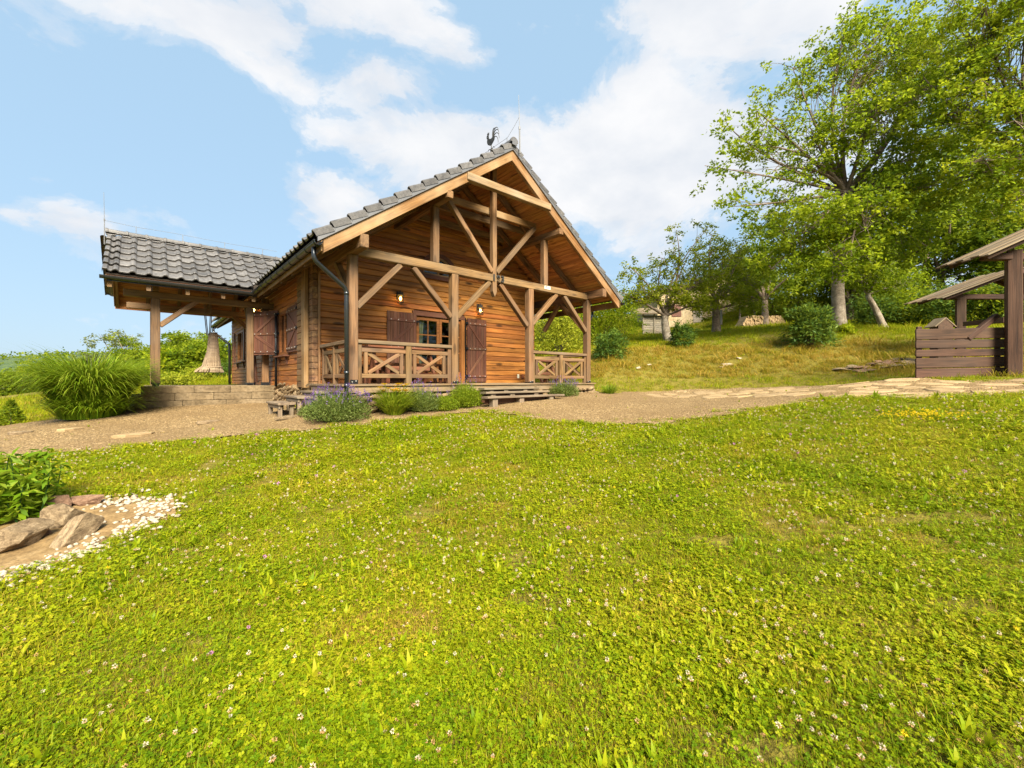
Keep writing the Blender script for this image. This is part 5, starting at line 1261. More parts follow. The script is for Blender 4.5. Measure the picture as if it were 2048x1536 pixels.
# wood behind
FT = [(1530, 560, 27, 2.6, 'dark leafy tree between the round apple tree and the big tree'), (1600, 500, 30, 3.4, 'tall dark tree just behind the trunk of the big tree'), (1700, 560, 25, 2.6, 'dark tree standing in shade behind the big tree'),
      (1790, 520, 27, 3.2, 'dark tree above the leaning pale trunk'), (1880, 500, 25, 3.2, 'dark tree behind the far gate roof'), (1970, 470, 24, 3.0, 'dark tree between the two gate roofs'), (2060, 500, 22, 3.0, 'dark tree behind the near gate post'),
      (1850, 360, 32, 4.2, 'tallest dark tree at the back of the wood'), (2010, 330, 30, 4.2, 'tall dark tree at the far right of the wood'), (1700, 430, 33, 3.6, 'tall tree far behind the big tree crown')]
for i, (px, py, d, r, lab) in enumerate(FT):
    c = at(px, py, d); bs_ = np.array([c[0], c[1], g1(c[0], c[1])])
    rs = random.Random(i); lobs = [(*(c + np.array([rs.uniform(-.6, .6) * r, rs.uniform(-.6, .6) * r, rs.uniform(-.7, .7) * r])), r * rs.uniform(.45, .7)) for _ in range(9)]
    tree('woodland_tree', lab, bs_, c + [0, 0, -r * .5], .22, lobs, 8500, .22, 'forest', 30 + i, 'bark', .38, 'trees of the wood behind the slope', droop=.35, twigs=False, sides=8)
lt = gbase(1772, 660, 18.5)
tree('slender_tree', 'slender pale tree trunk leaning left behind the big tree', lt, at(1735, 590, 18.6), .13,
     [lob(1715, 545, 18.6, 1.0), lob(1760, 540, 18.4, 1.1), lob(1800, 570, 18.4, .9), lob(1740, 500, 18.6, 1.0)], 7000, .12, 'cherry', 50, 'limed', .35, 'trees on the slope', droop=.3)

def shrub(name, label, c, r, rz, n, size, mat, seed, cat='shrub', group=None, droop=0, up=.35, aspect=.4, lift=0.0, spiky=0.0, stems=7):
    rs = np.random.default_rng(seed); c = np.array(c, float); t = thing(name, label, cat, c, group)
    b = MB()
    for k in range(stems):
        a = rs.uniform(0, 6.28); e = c + [math.cos(a) * r * .6, math.sin(a) * r * .6, rz * rs.uniform(.8, 1.5)]
        b.tube(bez(c + [0, 0, -.05], (c + e) / 2 + [0, 0, .1 * rz], e, 5), np.linspace(.02, .006, 5) * max(.5, r), 5, cap=False)
    b.build('stems', M['twig'], t)
    k = max(10, n // 22); u = rs.normal(0, 1, (k, 3)); u /= np.linalg.norm(u, axis=1)[:, None]; u[:, 2] = np.abs(u[:, 2]) * 2 - .85 * (rs.random(k) < .6)
    u[:, 2] = np.clip(u[:, 2], -.6, 1.0)
    q = rs.uniform(.35, 1, k) ** .6; lump = 1 + .38 * np.sin(u[:, 0] * 6 + seed) * np.cos(u[:, 1] * 5 + seed)
    ctr = c + [0, 0, rz * .72 + lift] + u * (q * lump)[:, None] * [r, r, rz]
    ctr[:, 2] = np.maximum(ctr[:, 2], c[2] + .03)
    nl = 22; pos = ctr[:, None] + rs.normal(0, .13 * r, (k, nl, 3))
    sp = np.repeat(u * spiky, nl, 0) if spiky else None
    V, F, tt = leaves(pos.reshape(-1, 3), size, rs, up, np.repeat(rs.uniform(.1, .9, k), nl), aspect, droop, sp)
    nmesh('foliage', V, F, LM[mat], t, attrs={'tint': tt}); return t
def gp3(px, py): p = onground(px, py); p[2] = g1(p[0], p[1]); return p
shrub('shrub', 'dark green bush on the bank at the right porch corner', gp3(1220, 714), .62, .5, 4200, .12, 'shrub', 60, group='bushes on the bank', spiky=.8, aspect=.3)
shrub('shrub', 'small upright bush at the foot of the whitewashed apple tree', gp3(1365, 692), .45, .48, 2600, .12, 'shrub', 61, group='bushes on the bank', spiky=1.0, aspect=.3)
shrub('shrub', 'large dense bush just left of the big tree trunk', gp3(1622, 692), .68, .72, 6000, .13, 'shrub', 62, group='bushes on the bank', spiky=1.0, aspect=.3)
shrub('shrub', 'low leafy sprout at the foot of the big tree', gp3(1697, 668), .28, .2, 700, .1, 'bright', 63, group='bushes on the bank')
# greenery right behind the porch
shrub('shrub', 'bright yellow-green bush seen through the right porch bay', at(1118, 690, 21) * [1, 1, 0] + [0, 0, g1(*at(1118, 690, 21)[:2])], 1.25, 1.15, 6500, .13, 'yellow', 64, group='bushes behind the cabin')
shrub('shrub', 'yellow-green bush just beyond the right porch post', at(1205, 690, 23) * [1, 1, 0] + [0, 0, g1(*at(1205, 690, 23)[:2])], 1.5, 1.5, 6500, .14, 'bright', 65, group='bushes behind the cabin')
shrub('shrub', 'pale green bush under the right eave', at(1160, 660, 27) * [1, 1, 0] + [0, 0, g1(*at(1160, 660, 27)[:2])], 1.9, 1.7, 7000, .15, 'yellow', 66, group='bushes behind the cabin')
shrub('shrub', 'tall green bush between porch eave and plank shed', at(1245, 680, 27) * [1, 1, 0] + [0, 0, g1(*at(1245, 680, 27)[:2])], 1.3, 1.5, 5000, .14, 'bright', 67, group='bushes behind the cabin')
shrub('shrub', 'dark tree-like bush behind the bright bush in the porch bay', at(1085, 650, 30) * [1, 1, 0] + [0, 0, g1(*at(1085, 650, 30)[:2])], 2.2, 2.4, 7000, .16, 'forest', 68, group='bushes behind the cabin')
for i, (px, d, r, lab) in enumerate(((1760, 21, 1.0, 'low hedge bush left of the far gate post'), (1830, 20.5, 1.1, 'low hedge bush behind the little hut'), (1905, 19, 1.2, 'low hedge bush behind the far gate post'), (1985, 18, 1.2, 'low hedge bush behind the gate rail'), (2065, 17, 1.2, 'low hedge bush behind the near gate post'))):
    p = at(px, 640, d); p[2] = g1(p[0], p[1]); shrub('shrub', lab, p, r * 1.25, r * .75, 4200, .15, 'forest' if i % 2 else 'shrub', 70 + i, group='hedge along the wood')

for i, (px, py, d, r, lab) in enumerate(((1500, 632, 34, 1.6, 'dark bush behind the stacked firewood'), (1560, 625, 31, 1.7, 'dark bush in the shade between firewood and large bush'), (1640, 622, 28, 1.7, 'dark bush right behind the large dense bush'), (1715, 625, 26, 1.6, 'dark bush just right of the big trunk, in the shade'), (1790, 620, 25, 1.6, 'dark bush behind the leaning pale trunk'), (1460, 628, 40, 1.8, 'dark bush at the right end of the barn'))):
    p = at(px, py, d); p[2] = g1(p[0], p[1]) - .3; shrub('shrub', lab, p, r * 1.5, r, 5200, .17, 'forest', 80 + i, group='undergrowth of the wood')
# trees at the near end of the garden, mirrored in the porch door panes
for i, (x, y, r, lab) in enumerate(((17, -20, 3.2, 'green tree at the near end of the garden, mirrored in the door panes'), (22, -26, 4.0, 'large green tree at the near end of the garden towards the gate'), (12.5, -25, 3.6, 'green tree at the near end of the garden towards the field'))):
    z_ = g1(x, y); c = np.array([x, y, z_ + 1.4 + r]); rs = random.Random(300 + i)
    lobs = [(*(c + np.array([rs.uniform(-.6, .6) * r, rs.uniform(-.6, .6) * r, rs.uniform(-.8, .7) * r])), r * rs.uniform(.45, .65)) for _ in range(9)]
    tree('garden_tree', lab, (x, y, z_), c + [0, 0, -r * .6], .2, lobs, 6000, .26, 'forest', 310 + i, 'bark', .4, 'trees at the near end of the garden', twigs=False, droop=.3, sides=8)
# left side: trees beyond the terrace
LT = [(240, 705, 42, 2.6, 'willow', 'pale willow-like tree left of the terrace post'), (345, 725, 30, 1.9, 'forest', 'dark tree right behind the terrace post'), (395, 705, 33, 2.3, 'forest', 'dark tree behind the hanging chair'), (445, 715, 29, 1.8, 'forest', 'dark tree beside the far cabin corner'),
      (300, 735, 34, 1.9, 'forest', 'green tree behind the terrace post base'), (325, 735, 26, 1.0, 'bright', 'small bright green tree right of the terrace post'), (30, 775, 55, 2.7, 'forest', 'dark tree at the left picture edge'), (85, 765, 60, 2.8, 'bright', 'light green tree behind the ornamental grass, left part'), (140, 765, 52, 2.6, 'bright', 'light green tree behind the ornamental grass'),
      (270, 720, 36, 2.2, 'forest', 'green tree between the willow-like tree and the terrace post'), (110, 770, 46, 2.4, 'forest', 'dark tree low behind the ornamental grass'), (170, 770, 44, 2.2, 'forest', 'dark tree right behind the ornamental grass'), (420, 735, 27, 1.6, 'forest', 'dark low tree just under the hanging chair'), (365, 740, 26, 1.4, 'forest', 'dark low tree left of the hanging chair'), (5, 778, 75, 2.8, 'forest', 'far dark tree at the left edge below the hills'), (60, 772, 80, 2.8, 'willow', 'far pale tree below the hills'), (185, 735, 65, 3.0, 'willow', 'far pale tree left of the willow-like tree')]
for i, (px, py, d, r, mt, lab) in enumerate(LT):
    c = at(px, py, d); rs = random.Random(100 + i); bs_ = np.array([c[0], c[1], g1(c[0], c[1])])
    lobs = [(*(c + np.array([rs.uniform(-.65, .65) * r, rs.uniform(-.65, .65) * r, rs.uniform(-.75, .75) * r])), r * rs.uniform(.4, .65)) for _ in range(9)]
    tree('field_tree', lab, bs_, c + [0, 0, -r * .6], .16, lobs, 6000, .2 if d < 45 else .3, mt, 130 + i, 'bark', .35, 'trees beyond the terrace', twigs=False, droop=.3, sides=8)
for i, (px, d, r, mt, lab) in enumerate(((350, 21, .7, 'yellow', 'low yellow-green bush beyond the terrace, next to its post'), (400, 24, .8, 'yellow', 'low yellow bush below the hanging chair'), (445, 25, .9, 'shrub', 'dark bush by the far cabin corner'))):
    p = at(px, 760, d); p[2] = g1(p[0], p[1]); shrub('shrub', lab, p, r, r * .55, 2200, .12, mt, 90 + i, group='bushes beyond the terrace')
# far hills with woods on them
hv, hf = [], []; nA, nB = 90, 14
for i in range(nA):
    for j in range(nB):
        px = -700 + 1400 * i / (nA - 1); d = 230 + 25 * j; top = 25 + 3 * math.sin(i * .12 + 1) + 2.0 * mnoise.noise((i * .35, j * .3, 0))
        p = at(px, 760, d); f_ = math.sin(math.pi * .5 * min(1, j / 9)); z_ = -26 + (26 + top + (1.2 * mnoise.noise((i * 2.7, j * 2.1, 3)))) * f_; hv.append((p[0], p[1], z_))
for i in range(nA - 1):
    for j in range(nB - 1): hf.append((i * nB + j, (i + 1) * nB + j, (i + 1) * nB + j + 1, i * nB + j + 1))
M['hill'] = stone('wooded_hill', [(0.03, 0.055, 0.025), (0.05, 0.08, 0.035), (0.085, 0.115, 0.045)], .15, .95, .5, 0)
tag(nmesh('hills', hv, hf, M['hill'], smooth=True), kind='structure')
hl = np.array(hv); rs = np.random.default_rng(9); pick = hl[rs.integers(0, len(hl), 2600)] + rs.normal(0, 4, (2600, 3)) * [1, 1, .3]
pos = (pick[:, None] + rs.normal(0, 1.3, (2600, 9, 3))).reshape(-1, 3)
V, F, tt = leaves(pos, 2.2, rs, .3, np.repeat(rs.uniform(0, 1, 2600), 9), .8)
tag(nmesh('treeline', V, F, LM['forest'], attrs={'tint': tt}), 'wooded far hillside on the left horizon', 'woods', kind='stuff')

# ------------------------------------------------------------------ garden plants
def blades(c, n, L, rs, arch, spread, w, r0, seg=6, lean=(0, 0), tl=(.0, 1.), late=1.3):
    """arching strap leaves from a crown: V, F, tint"""
    V = []; F = []; T_ = []; k = 0
    for i in range(n):
        a = rs.uniform(0, 6.283); o = np.array([math.cos(a), math.sin(a), 0]); rr = rs.uniform(0, 1) ** .5 * r0
        p = np.array(c, float) + np.array([math.cos(a), math.sin(a), 0]) * rr; l = L * rs.uniform(.6, 1.1); th = rs.uniform(.05, spread) ; av = arch * rs.uniform(.6, 1.3)
        o = o + rs.normal(0, .25, 3) * [1, 1, 0] + [lean[0], lean[1], 0]; o /= np.linalg.norm(o); sd_ = np.array([-o[1], o[0], 0]); tv_ = rs.uniform(*tl)
        for s in range(seg + 1):
            f_ = s / seg; wd = w * (1 - f_ ** 2.2) * (.6 + .4 * min(1, f_ * 6)) + .0005
            V += [p + sd_ * wd / 2, p - sd_ * wd / 2]; T_ += [tv_ + .15 * f_] * 2
            ang = th + av * f_ ** late; p = p + (o * math.sin(ang) + np.array([0, 0, math.cos(ang)])) * l / seg
        for s in range(seg): F.append((k + 2 * s, k + 2 * s + 1, k + 2 * s + 3, k + 2 * s + 2))
        k += 2 * (seg + 1)
    return np.array(V), np.array(F), np.clip(np.array(T_), 0, 1)
def bladeplant(name, label, c, n, L, arch, spread, w, r0, mat, seed, cat='plant', group=None, part='leaves', lean=(0, 0), late=1.3, seg=6):
    rs = np.random.default_rng(seed); t = thing(name, label, cat, c, group); V, F, tt = blades(c, n, L, rs, arch, spread, w, r0, seg, lean=lean, late=late)
    nmesh(part, V, F, LM[mat], t, attrs={'tint': tt}); return t
mc = gp3(182, 836)
mg_ = bladeplant('ornamental_grass', 'huge fountain-like clump of arching ornamental grass beside the terrace', mc, 3000, 1.80, 2.05, .36, .028, .46, 'reed', 200, 'grass clump', late=1.7, seg=8)
V, F, tt = blades(mc, 1300, 1.0, np.random.default_rng(201), 1.6, .8, .026, .5, 6, late=1.4)
nmesh('leaves', V, F, LM['reed'], mg_, attrs={'tint': tt * .8})
cc_ = gp3(22, 850); t = thing('small_conifer', 'little cone-shaped conifer at the far left gravel edge', 'conifer', cc_)
rs = np.random.default_rng(5); h_ = rs.uniform(0, 1, 1500); a = rs.uniform(0, 6.28, 1500); rr = (1 - h_) * .28 * rs.uniform(.6, 1.05, 1500)
V, F, tt = leaves(np.c_[cc_[0] + rr * np.cos(a), cc_[1] + rr * np.sin(a), cc_[2] + .04 + h_ * .52], .07, rs, .2, None, .35); nmesh('foliage', V, F, LM['forest'], t, attrs={'tint': tt})
b = MB(); b.tube([(cc_[0], cc_[1], cc_[2] - .05), (cc_[0], cc_[1], cc_[2] + .45)], [.02, .005], 6); b.build('trunk', M['twig'], t)
def lavender(label, px, py, r, h, n, nf, seed, flowers=True, lf='lavleaf'):
    c = gp3(px, py); rs = np.random.default_rng(seed); t = thing('lavender', label, 'lavender', c, 'plants along the porch')
    V, F, tt = blades(c, n, h, rs, .55, 1.0, .010, r * .45, 4); tt = tt * .9
    nmesh('leaves', V, F, LM[lf], t, attrs={'tint': tt})
    k = n * 5; a = rs.uniform(0, 6.28, k); q = rs.uniform(0, 1, k) ** .5 * r; zz_ = rs.uniform(.1, .9, k) * h * np.sqrt(np.clip(1 - (q / (r * 1.15)) ** 2, .05, 1))
    V, F, tt = leaves(np.c_[c[0] + q * np.cos(a), c[1] + q * np.sin(a), c[2] + zz_], .05, rs, .15, rs.uniform(.1, .9, k), .22, -.5); nmesh('leaves', V, F, LM[lf], t, attrs={'tint': tt})
    if flowers:
        a = rs.uniform(0, 6.28, nf); q = rs.uniform(.1, 1, nf) ** .6 * r * 1.05; hh = h * rs.uniform(1.0, 1.35, nf) * np.sqrt(np.clip(1 - (q / (r * 1.35)) ** 2, .2, 1))
        top = np.c_[c[0] + q * np.cos(a), c[1] + q * np.sin(a), c[2] + hh]
        b = MB()
        for i in range(nf): b.tube([(c[0] + q[i] * .6 * math.cos(a[i]), c[1] + q[i] * .6 * math.sin(a[i]), c[2] + hh[i] * .5), tuple(top[i])], .0028, 3, cap=False)
        b.build('stems', LM[lf], t)
        pos = (top[:, None] + np.stack([rs.normal(0, .006, (nf, 14)), rs.normal(0, .006, (nf, 14)), rs.uniform(-.02, .055, (nf, 14))], -1)).reshape(-1, 3)
        V, F, tt = leaves(pos, .016, rs, .2, np.repeat(rs.uniform(0, 1, nf), 14), .7); nmesh('flowers', V, F, LM['lavflower'], t, attrs={'tint': tt})
    return t
lavender('large lavender bush in purple flower beside the front downpipe', 676, 842, .58, .52, 1100, 200, 210)
lavender('low pale lavender clump with few flowers at the small plank steps', 628, 832, .28, .25, 350, 30, 211)
lavender('small lavender between the daylily and the left step bush', 845, 824, .36, .52, 600, 50, 212)
lavender('low pale green clump between two taller plants left of the wide steps', 890, 822, .30, .36, 480, 14, 216, True, 'lily')
lavender('yellow-green bushy plant just left of the wide plank steps', 930, 815, .38, .58, 900, 30, 213, True, 'lily')
lavender('grey-green lavender just right of the wide plank steps', 1128, 793, .42, .42, 620, 80, 214)
lavender('small lavender at the foot of the right porch corner', 1085, 792, .2, .2, 240, 16, 215)
dy = bladeplant('daylily', 'daylily clump with orange-yellow flowers below the porch railing', gp3(788, 830), 420, .72, 1.35, .75, .022, .16, 'lily', 220, 'flower', 'plants along the porch')
rs = np.random.default_rng(6); c = gp3(788, 830)
for k in range(16):
    a = rs.uniform(0, 6.28); q = rs.uniform(.05, .30); p = c + [q * math.cos(a), q * math.sin(a), rs.uniform(.46, .62)]
    b = MB(); b.tube([tuple(c + [q * .2 * math.cos(a), q * .2 * math.sin(a), .1]), tuple(p)], .004, 4); b.build('stem', LM['lily'], dy)
    V = []; F = []
    for i in range(6):
        an = i * 1.047; d = np.array([math.cos(an), math.sin(an), 0]); s_ = np.array([-d[1], d[0], 0]); j = len(V)
        V += [p, p + d * .04 + s_ * .022 + [0, 0, .035], p + d * .07 + [0, 0, .03], p + d * .04 - s_ * .022 + [0, 0, .035]]; F.append((j, j + 1, j + 2, j + 3))
    nmesh('flower', np.array(V), np.array(F), LM['lilyflower'], dy, attrs={'tint': np.full(len(V), rs.uniform(0, 1))})
bladeplant('grass_clump', 'dark green grass tuft beside the right porch corner', gp3(1218, 788), 330, .42, 1.3, .9, .012, .13, 'reed', 221, 'grass clump', 'plants along the porch')
# leafy plant at the left edge above the rocks
lp = gp3(20, 1035); t = thing('leafy_plant', 'lush leafy green plant at the left edge above the rocks', 'plant', lp); rs = np.random.default_rng(8)
b = MB(); pos = []; 
for k in range(46):
    c = lp + np.array([rs.uniform(-.42, .28), rs.uniform(-.3, .42), 0]); hh = rs.uniform(.3, .58); e = c + [rs.uniform(-.1, .1), rs.uniform(-.1, .1), hh]; pts = bez(c, (c + e) / 2 + rs.normal(0, .03, 3), e, 8); b.tube(pts, np.linspace(.006, .003, 8), 4, cap=False)
    for q in pts[1:]: pos += [q] * 5
b.build('stems', LM['shrub'], t); pos = np.array(pos)
V, F, tt = leaves(pos, .12, rs, .6, rs.uniform(.1, 1, len(pos)), .3, .15); nmesh('leaves', V, F, LM['reed'], t, attrs={'tint': tt})

# ------------------------------------------------------------------ lawn: instanced tufts
src = bpy.data.collections.new('lawn_sources')
def tuft(name, parts):
    """parts: list of (V, F, tint, material) joined to one source mesh"""
    V = []; F = []; T_ = []; MI = []; mats = []; o = 0
    for v, f, t_, m in parts:
        if m not in mats: mats.append(m)
        V.append(v); F += [tuple(int(i) + o for i in q) for q in f]; T_.append(np.broadcast_to(t_, len(v))); MI += [mats.index(m)] * len(f); o += len(v)
    me = np_mesh(name, np.concatenate(V), F, mats, False, {'tint': np.concatenate(T_)}); me.polygons.foreach_set('material_index', np.array(MI, np.int32))
    ob = bpy.data.objects.new(name, me); src.objects.link(ob); return ob
def g_blades(n, h0, h1, r, seed, w=.0035, arch=.9, mat='grass', seg=3, spread=.6):
    rs = np.random.default_rng(seed); V = []; F = []; T_ = []
    for i in range(n):
        q = np.array([rs.normal(0, r * .5), rs.normal(0, r * .5), -.004]); v, f, t_ = blades(q, 1, rs.uniform(h0, h1), rs, arch, spread, w * rs.uniform(.7, 1.3), 0, seg); F += [tuple(a + len(np.concatenate(V)) if V else a for a in x) for x in f]; V.append(v); T_.append(t_ * .8)
    return np.concatenate(V), F, np.concatenate(T_), LM[mat]
def g_clover(n, r, seed, s0=.005, s1=.011):
    rs = np.random.default_rng(seed); V = []; F = []; T_ = []
    for i in range(n):
        x, y = rs.normal(0, r * .55, 2); h = rs.uniform(.012, .045); s = rs.uniform(s0, s1); tilt = rs.normal(0, .35, 2); a0 = rs.uniform(0, 6.28); tv_ = rs.uniform(0, 1)
        for k in range(3):
            a = a0 + k * 2.094; o = len(V); c_, s_ = math.cos(a), math.sin(a)
            for (u, v, dz) in ((0, 0, 0), (.45, .5, .12), (.95, .45, .05), (1.1, 0, 0), (.95, -.45, .05), (.45, -.5, .12)):
                px, py = (u * c_ - v * s_) * s, (u * s_ + v * c_) * s; V.append((x + px, y + py, h + dz * s + px * tilt[0] + py * tilt[1]))
            F += [(o, o + 1, o + 2, o + 3), (o, o + 3, o + 4, o + 5)]; T_ += [tv_] * 6
    return np.array(V), F, np.array(T_), LM['clover']
def g_broad(n, L, w, seed):
    rs = np.random.default_rng(seed); v, f, t_ = blades((0, 0, 0), n, L, rs, .9, .9, w, .01, 4); return v, f, t_ * .7, LM['clover']
def g_flower(hstem, r, mats, seed, brown=.4):
    rs = np.random.default_rng(seed); parts = []; v, F_ = tube([(0, 0, 0), (.006, .003, hstem * .6), (.004, .008, hstem)], .0011, 3, False); parts.append((v, F_, .4, LM['grass']))
    k = 34; u = rs.normal(0, 1, (k, 3)); u /= np.linalg.norm(u, axis=1)[:, None]; c = np.array([.004, .008, hstem + r * .4])
    lo = u[:, 2] < -brown + .1
    for sel, mt in ((~lo, mats[0]), (lo, mats[1])):
        uu = u[sel]
        if not len(uu): continue
        v, f, t_ = leaves(c + uu * r * .45, r * .95, rs, .0, rs.uniform(0, 1, len(uu)), .42, 0, uu * 3); parts.append((v, f, t_, LM[mt]))
    return parts
tuft('a0_grass', [g_blades(36, .022, .06, .075, 1), g_blades(8, .025, .06, .08, 51, .003, 1.4, 'dry')]); tuft('a1_grass', [g_blades(30, .025, .06, .075, 2), g_clover(7, .08, 3)])
tuft('a2_clover', [g_clover(24, .085, 4), g_blades(8, .03, .07, .08, 5)]); tuft('a3_clover', [g_clover(30, .09, 6, .006, .013)])
tuft('a4_mixed', [g_clover(13, .08, 7), g_blades(20, .03, .085, .08, 8)]); tuft('a5_long', [g_blades(16, .05, .12, .06, 9, .005, 1.4), g_blades(10, .03, .06, .07, 10)])
tuft('a6_broad', [g_broad(7, .085, .022, 11), g_clover(6, .08, 12)]); tuft('a7_dry', [g_blades(26, .02, .06, .08, 13, .003, 1.2, 'dry')])
tuft('b0_flower', g_flower(.075, .0105, ('petal', 'petal'), 20, .2)); tuft('b1_flower', g_flower(.06, .0105, ('petal', 'brownpetal'), 21, .0)); tuft('b2_flower', g_flower(.055, .0095, ('brownpetal', 'brownpetal'), 22)); tuft('b3_flower', g_flower(.085, .012, ('petal', 'brownpetal'), 23, .45))
tuft('b4_yellow', g_flower(.10, .012, ('yellowpetal', 'yellowpetal'), 24)); tuft('b5_pink', g_flower(.11, .015, ('pinkpetal', 'pinkpetal'), 25))
tuft('c0_bank', [g_blades(40, .06, .18, .13, 30, .009, 1.1, 'dry', 3, .8), g_blades(9, .05, .13, .13, 31, .008, 1.0, 'grass')]); tuft('c1_bank', [g_blades(36, .05, .13, .14, 32, .007, 1.1, 'grass', 3, .8), g_blades(10, .05, .14, .13, 33, .006, 1.0, 'dry')])
tuft('c2_lawn', [g_blades(46, .035, .08, .16, 34, .007, 1.0, 'grass', 2, .8)])
_pv, _pf = rock_geo(5, 1, 4, .05)
me_s = np_mesh('d0_stone', np.array(_pv) * (.02, .016, .010), _pf, M['sand']); src.objects.link(bpy.data.objects.new('d0_stone', me_s))
def scatter(name, label, P_, rot, scl, idx):
    me = np_mesh(name, P_, np.zeros((0, 3), int)) if False else bpy.data.meshes.new(name)
    me.vertices.add(len(P_)); me.vertices.foreach_set('co', np.asarray(P_, np.float32).ravel())
    a = me.attributes.new('rot', 'FLOAT_VECTOR', 'POINT'); a.data.foreach_set('vector', np.asarray(rot, np.float32).ravel())
    a = me.attributes.new('scl', 'FLOAT', 'POINT'); a.data.foreach_set('value', np.asarray(scl, np.float32))
    a = me.attributes.new('idx', 'INT', 'POINT'); a.data.foreach_set('value', np.asarray(idx, np.int32))
    o = obj(name, me); tag(o, label, 'grass', kind='stuff')
    ng = bpy.data.node_groups.new(name + '_nodes', 'GeometryNodeTree'); ng.interface.new_socket('Geometry', in_out='INPUT', socket_type='NodeSocketGeometry'); ng.interface.new_socket('Geometry', in_out='OUTPUT', socket_type='NodeSocketGeometry')
    n = ng.nodes; gi, go = n.new('NodeGroupInput'), n.new('NodeGroupOutput'); ci = n.new('GeometryNodeCollectionInfo'); ci.inputs['Collection'].default_value = src; ci.inputs['Separate Children'].default_value = True; ci.inputs['Reset Children'].default_value = True
    ip = n.new('GeometryNodeInstanceOnPoints'); ip.inputs['Pick Instance'].default_value = True
    def na(nm, ty): q = n.new('GeometryNodeInputNamedAttribute'); q.data_type = ty; q.inputs['Name'].default_value = nm; return q.outputs['Attribute']
    L = ng.links; L.new(gi.outputs[0], ip.inputs['Points']); L.new(ci.outputs[0], ip.inputs['Instance']); L.new(na('idx', 'INT'), ip.inputs['Instance Index'])
    L.new(na('rot', 'FLOAT_VECTOR'), ip.inputs['Rotation']); L.new(na('scl', 'FLOAT'), ip.inputs['Scale']); L.new(ip.outputs[0], go.inputs[0])
    md = o.modifiers.new('scatter', 'NODES'); md.node_group = ng; return o
ALLG = sorted(ob.name for ob in src.objects); GI = {nm: i for i, nm in enumerate(ALLG)}
rs = np.random.default_rng(77)
def slope_rot(X, Y):
    e = .25; dx = (gz(X + e, Y) - gz(X - e, Y)) / (2 * e); dy = (gz(X, Y + e) - gz(X, Y - e)) / (2 * e)
    return np.c_[np.arctan(dy), -np.arctan(dx), np.zeros(len(X))]
def field(n, d0, d1, p=1.0, amax=R(62)):
    """random ground points in a wide fan in front of the place the photograph was taken from"""
    u = rs.uniform(0, 1, n); d = (d0 ** (2 * p) + u * (d1 ** (2 * p) - d0 ** (2 * p))) ** (1 / (2 * p)); a = rs.uniform(-amax, amax, n)
    X = CAM[0] + d * np.sin(PSI + a); Y = CAM[1] + d * np.cos(PSI + a); return X, Y, d
HOUSE = [(-.2, -.1), (7.5, -.1), (7.5, 14.4), (-.2, 14.4), (-.2, 8.8), (-3.1, 8.8), (-3.1, 5.45), (-.2, 5.45)]
def lawn_ok(X, Y, wob=.08):
    wx = wob * (np.sin(X * 9 + Y * 4) + .7 * np.sin(X * 23 - Y * 17) + rs.normal(0, .5, len(X))); return ~inside(GRAVEL, X + wx, Y + wx) & ~inside(HOUSE, X, Y) & ~inside(PEB, X + wx * .5, Y)
def tall(X, Y): return (np.sin(X * 1.3 + 1.7 * np.sin(Y * .9)) * np.cos(Y * 1.1 + 1.3 * np.sin(X * .7)))
# near lawn
P1 = []; 
X, Y, d = field(80000, .55, 12.5, .62); ok = lawn_ok(X, Y, .14); ok &= ~((tall(X * 1.9 + 7, Y * 2.1 + 2) + .6 * tall(X * 6.1, Y * 5.3) > 1.0) & (rs.random(len(X)) < .8)); X, Y, d = X[ok], Y[ok], d[ok]
pat = tall(X, Y) + .6 * tall(X * 3.1 + 5, Y * 2.7)
worn = tall(X * .8 + 4, Y * .9 + 1) + .5 * tall(X * 2.9, Y * 3.3) > .95
r_ = rs.uniform(0, 1, len(X)); ix = np.empty(len(X), int)
for i in range(len(X)):
    pr = [.27, .19, .12, .07, .18, .035, .035, .10] if pat[i] < .25 else [.14, .17, .23, .16, .17, .025, .035, .07]
    if worn[i]: pr = [.2, .12, .05, .03, .08, .02, .02, .48]
    ix[i] = np.searchsorted(np.cumsum(pr), r_[i] * .9999)
nm8 = ['a0_grass', 'a1_grass', 'a2_clover', 'a3_clover', 'a4_mixed', 'a5_long', 'a6_broad', 'a7_dry']
idx = np.array([GI[nm8[min(i, 7)]] for i in ix]); rot = slope_rot(X, Y); rot[:, 2] = rs.uniform(0, 6.28, len(X)); scl = rs.uniform(.55, 1.05, len(X)) * np.clip(.8 + d * .06, .8, 1.45) * (1 + .25 * tall(X * 2.2 + 3, Y * 2.4))
scatter('lawn_grass', 'yellow-green lawn of short grass and clover', np.c_[X, Y, gz(X, Y)], rot, scl, idx)
n = 9000; X = rs.uniform(-5.6, 10, n); Y = rs.uniform(-9, 6.3, n); ok = inside(GRAVEL, X, Y) & ~inside(HOUSE, X, Y); X, Y = X[ok], Y[ok]; rot = rs.uniform(-.3, .3, (len(X), 3)); rot[:, 2] = rs.uniform(0, 6.28, len(X))
scatter('loose_stones', 'loose small stones lying on the gravel', np.c_[X, Y, gz(X, Y) + .02], rot, rs.uniform(.25, 1.0, len(X)) ** 1.5 * np.where(rs.random(len(X)) < .03, 2, 1), np.full(len(X), GI['d0_stone']))
n = 240; X = rs.uniform(-5.2, 10, n); Y = rs.uniform(-9, 5.3, n); ok = inside(GRAVEL, X, Y) & ~inside(HOUSE, X, Y) & (np.hypot(X - CAM[0], Y - CAM[1]) > 5); X, Y = X[ok], Y[ok]
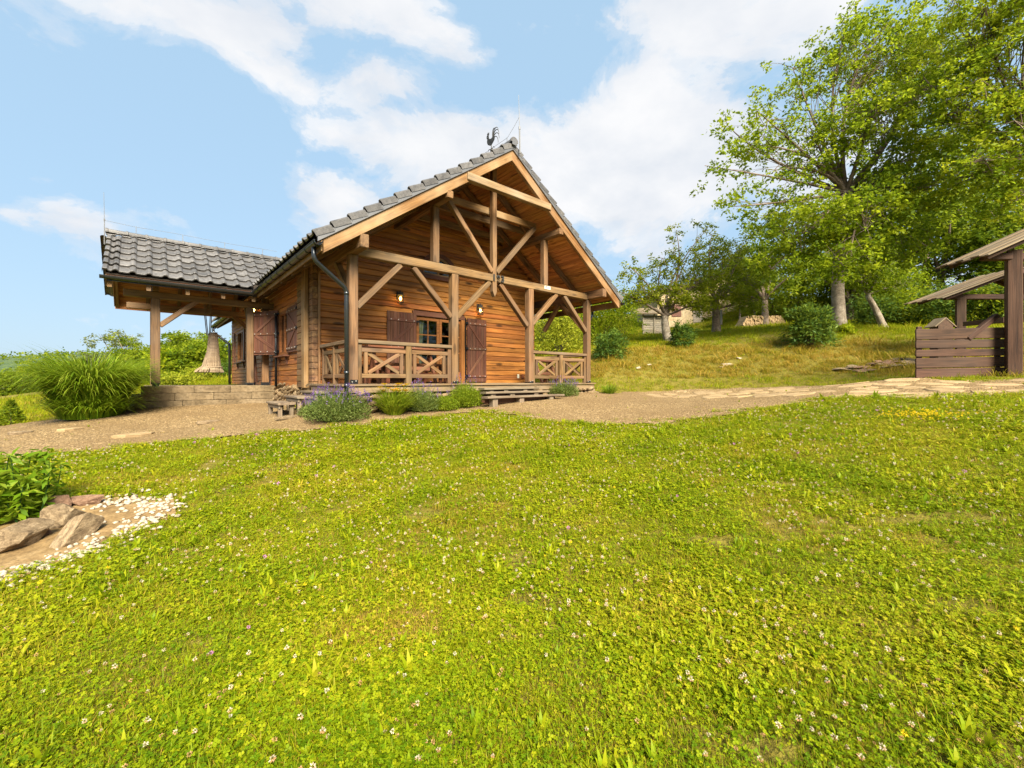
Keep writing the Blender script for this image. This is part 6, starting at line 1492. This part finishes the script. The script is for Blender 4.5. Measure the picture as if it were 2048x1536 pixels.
rot = slope_rot(X, Y); rot[:, 2] = rs.uniform(0, 6.28, len(X)); scatter('gravel_weeds', 'few small weeds sprouting in the gravel', np.c_[X, Y, gz(X, Y) + .015], rot, rs.uniform(.3, .8, len(X)), rs.choice([GI['a6_broad'], GI['a1_grass'], GI['a7_dry']], len(X)))
# flowers in the lawn
X, Y, d = field(19000, .8, 12.5, .8); pat = tall(X * 1.6 + 2, Y * 1.4); ok = lawn_ok(X, Y, .0) & (rs.uniform(0, 1, len(X)) < np.clip(.55 + .5 * pat, .1, 1) * np.clip(.45 + d * .16, .6, 1)); X, Y, d = X[ok], Y[ok], d[ok]
r_ = rs.uniform(0, 1, len(X)); nmf = ['b0_flower', 'b1_flower', 'b2_flower', 'b3_flower', 'b4_yellow', 'b5_pink']; ix = np.searchsorted(np.cumsum([.15, .26, .36, .21, .014, .003]), r_ * .9999)
idx = np.array([GI[nmf[min(i, 5)]] for i in ix]); rot = slope_rot(X, Y) + rs.normal(0, .15, (len(X), 3)); rot[:, 2] = rs.uniform(0, 6.28, len(X))
o = scatter('clover_flowers', 'white and faded brown clover flower heads scattered through the lawn', np.c_[X, Y, gz(X, Y)], rot, rs.uniform(.45, .85, len(X)) * np.clip(.8 + d * .045, .85, 1.2), idx)
# bank, upper lawn and fields
X, Y, d = field(60000, 9.5, 46, .75, R(64)); ok = ~inside(GRAVEL, X, Y) & ~inside(HOUSE, X, Y); X, Y, d = X[ok], Y[ok], d[ok]; Z = gz(X, Y)
rt = (X - CAM[0]) * RT[0] + (Y - CAM[1]) * RT[1]
sl_ = np.abs(slope_rot(X, Y)[:, :2]).sum(1); bank = (rt > 1.5) & (d < 19) & (Z > .15) & (Z < 1.45)
r_ = rs.uniform(0, 1, len(X)); idx = np.where(bank & (r_ < .82 + .2 * tall(X * 1.5, Y * 1.5)), GI['c0_bank'], np.where(r_ < .45, GI['c1_bank'], GI['c2_lawn']))
rot = slope_rot(X, Y); rot[:, 2] = rs.uniform(0, 6.28, len(X))
scatter('meadow_grass', 'rougher meadow grass on the bank and the upper lawn', np.c_[X, Y, Z], rot, rs.uniform(.7, 1.25, len(X)) * np.where(rs.random(len(X)) < .06, 1.9, 1) * np.clip(d / 16, .8, 1.9), idx)
# patch of yellow flowers in the right part of the lawn
n = 170; X = 4.7 + rs.normal(0, .28, n); Y = -7.62 + rs.normal(0, .10, n)
p0 = onground(1790, 838); p1 = onground(1892, 838); t_ = rs.uniform(0, 1, n); X = p0[0] + (p1[0] - p0[0]) * t_ + rs.normal(0, .13, n); Y = p0[1] + (p1[1] - p0[1]) * t_ + rs.normal(0, .13, n)
rot = np.zeros((n, 3)); rot[:, 2] = rs.uniform(0, 6.28, n)
scatter('yellow_flowers', 'narrow patch of small yellow flowers in the lawn towards the gate', np.c_[X, Y, gz(X, Y)], rot, rs.uniform(.5, .9, n), np.full(n, GI['b4_yellow']))
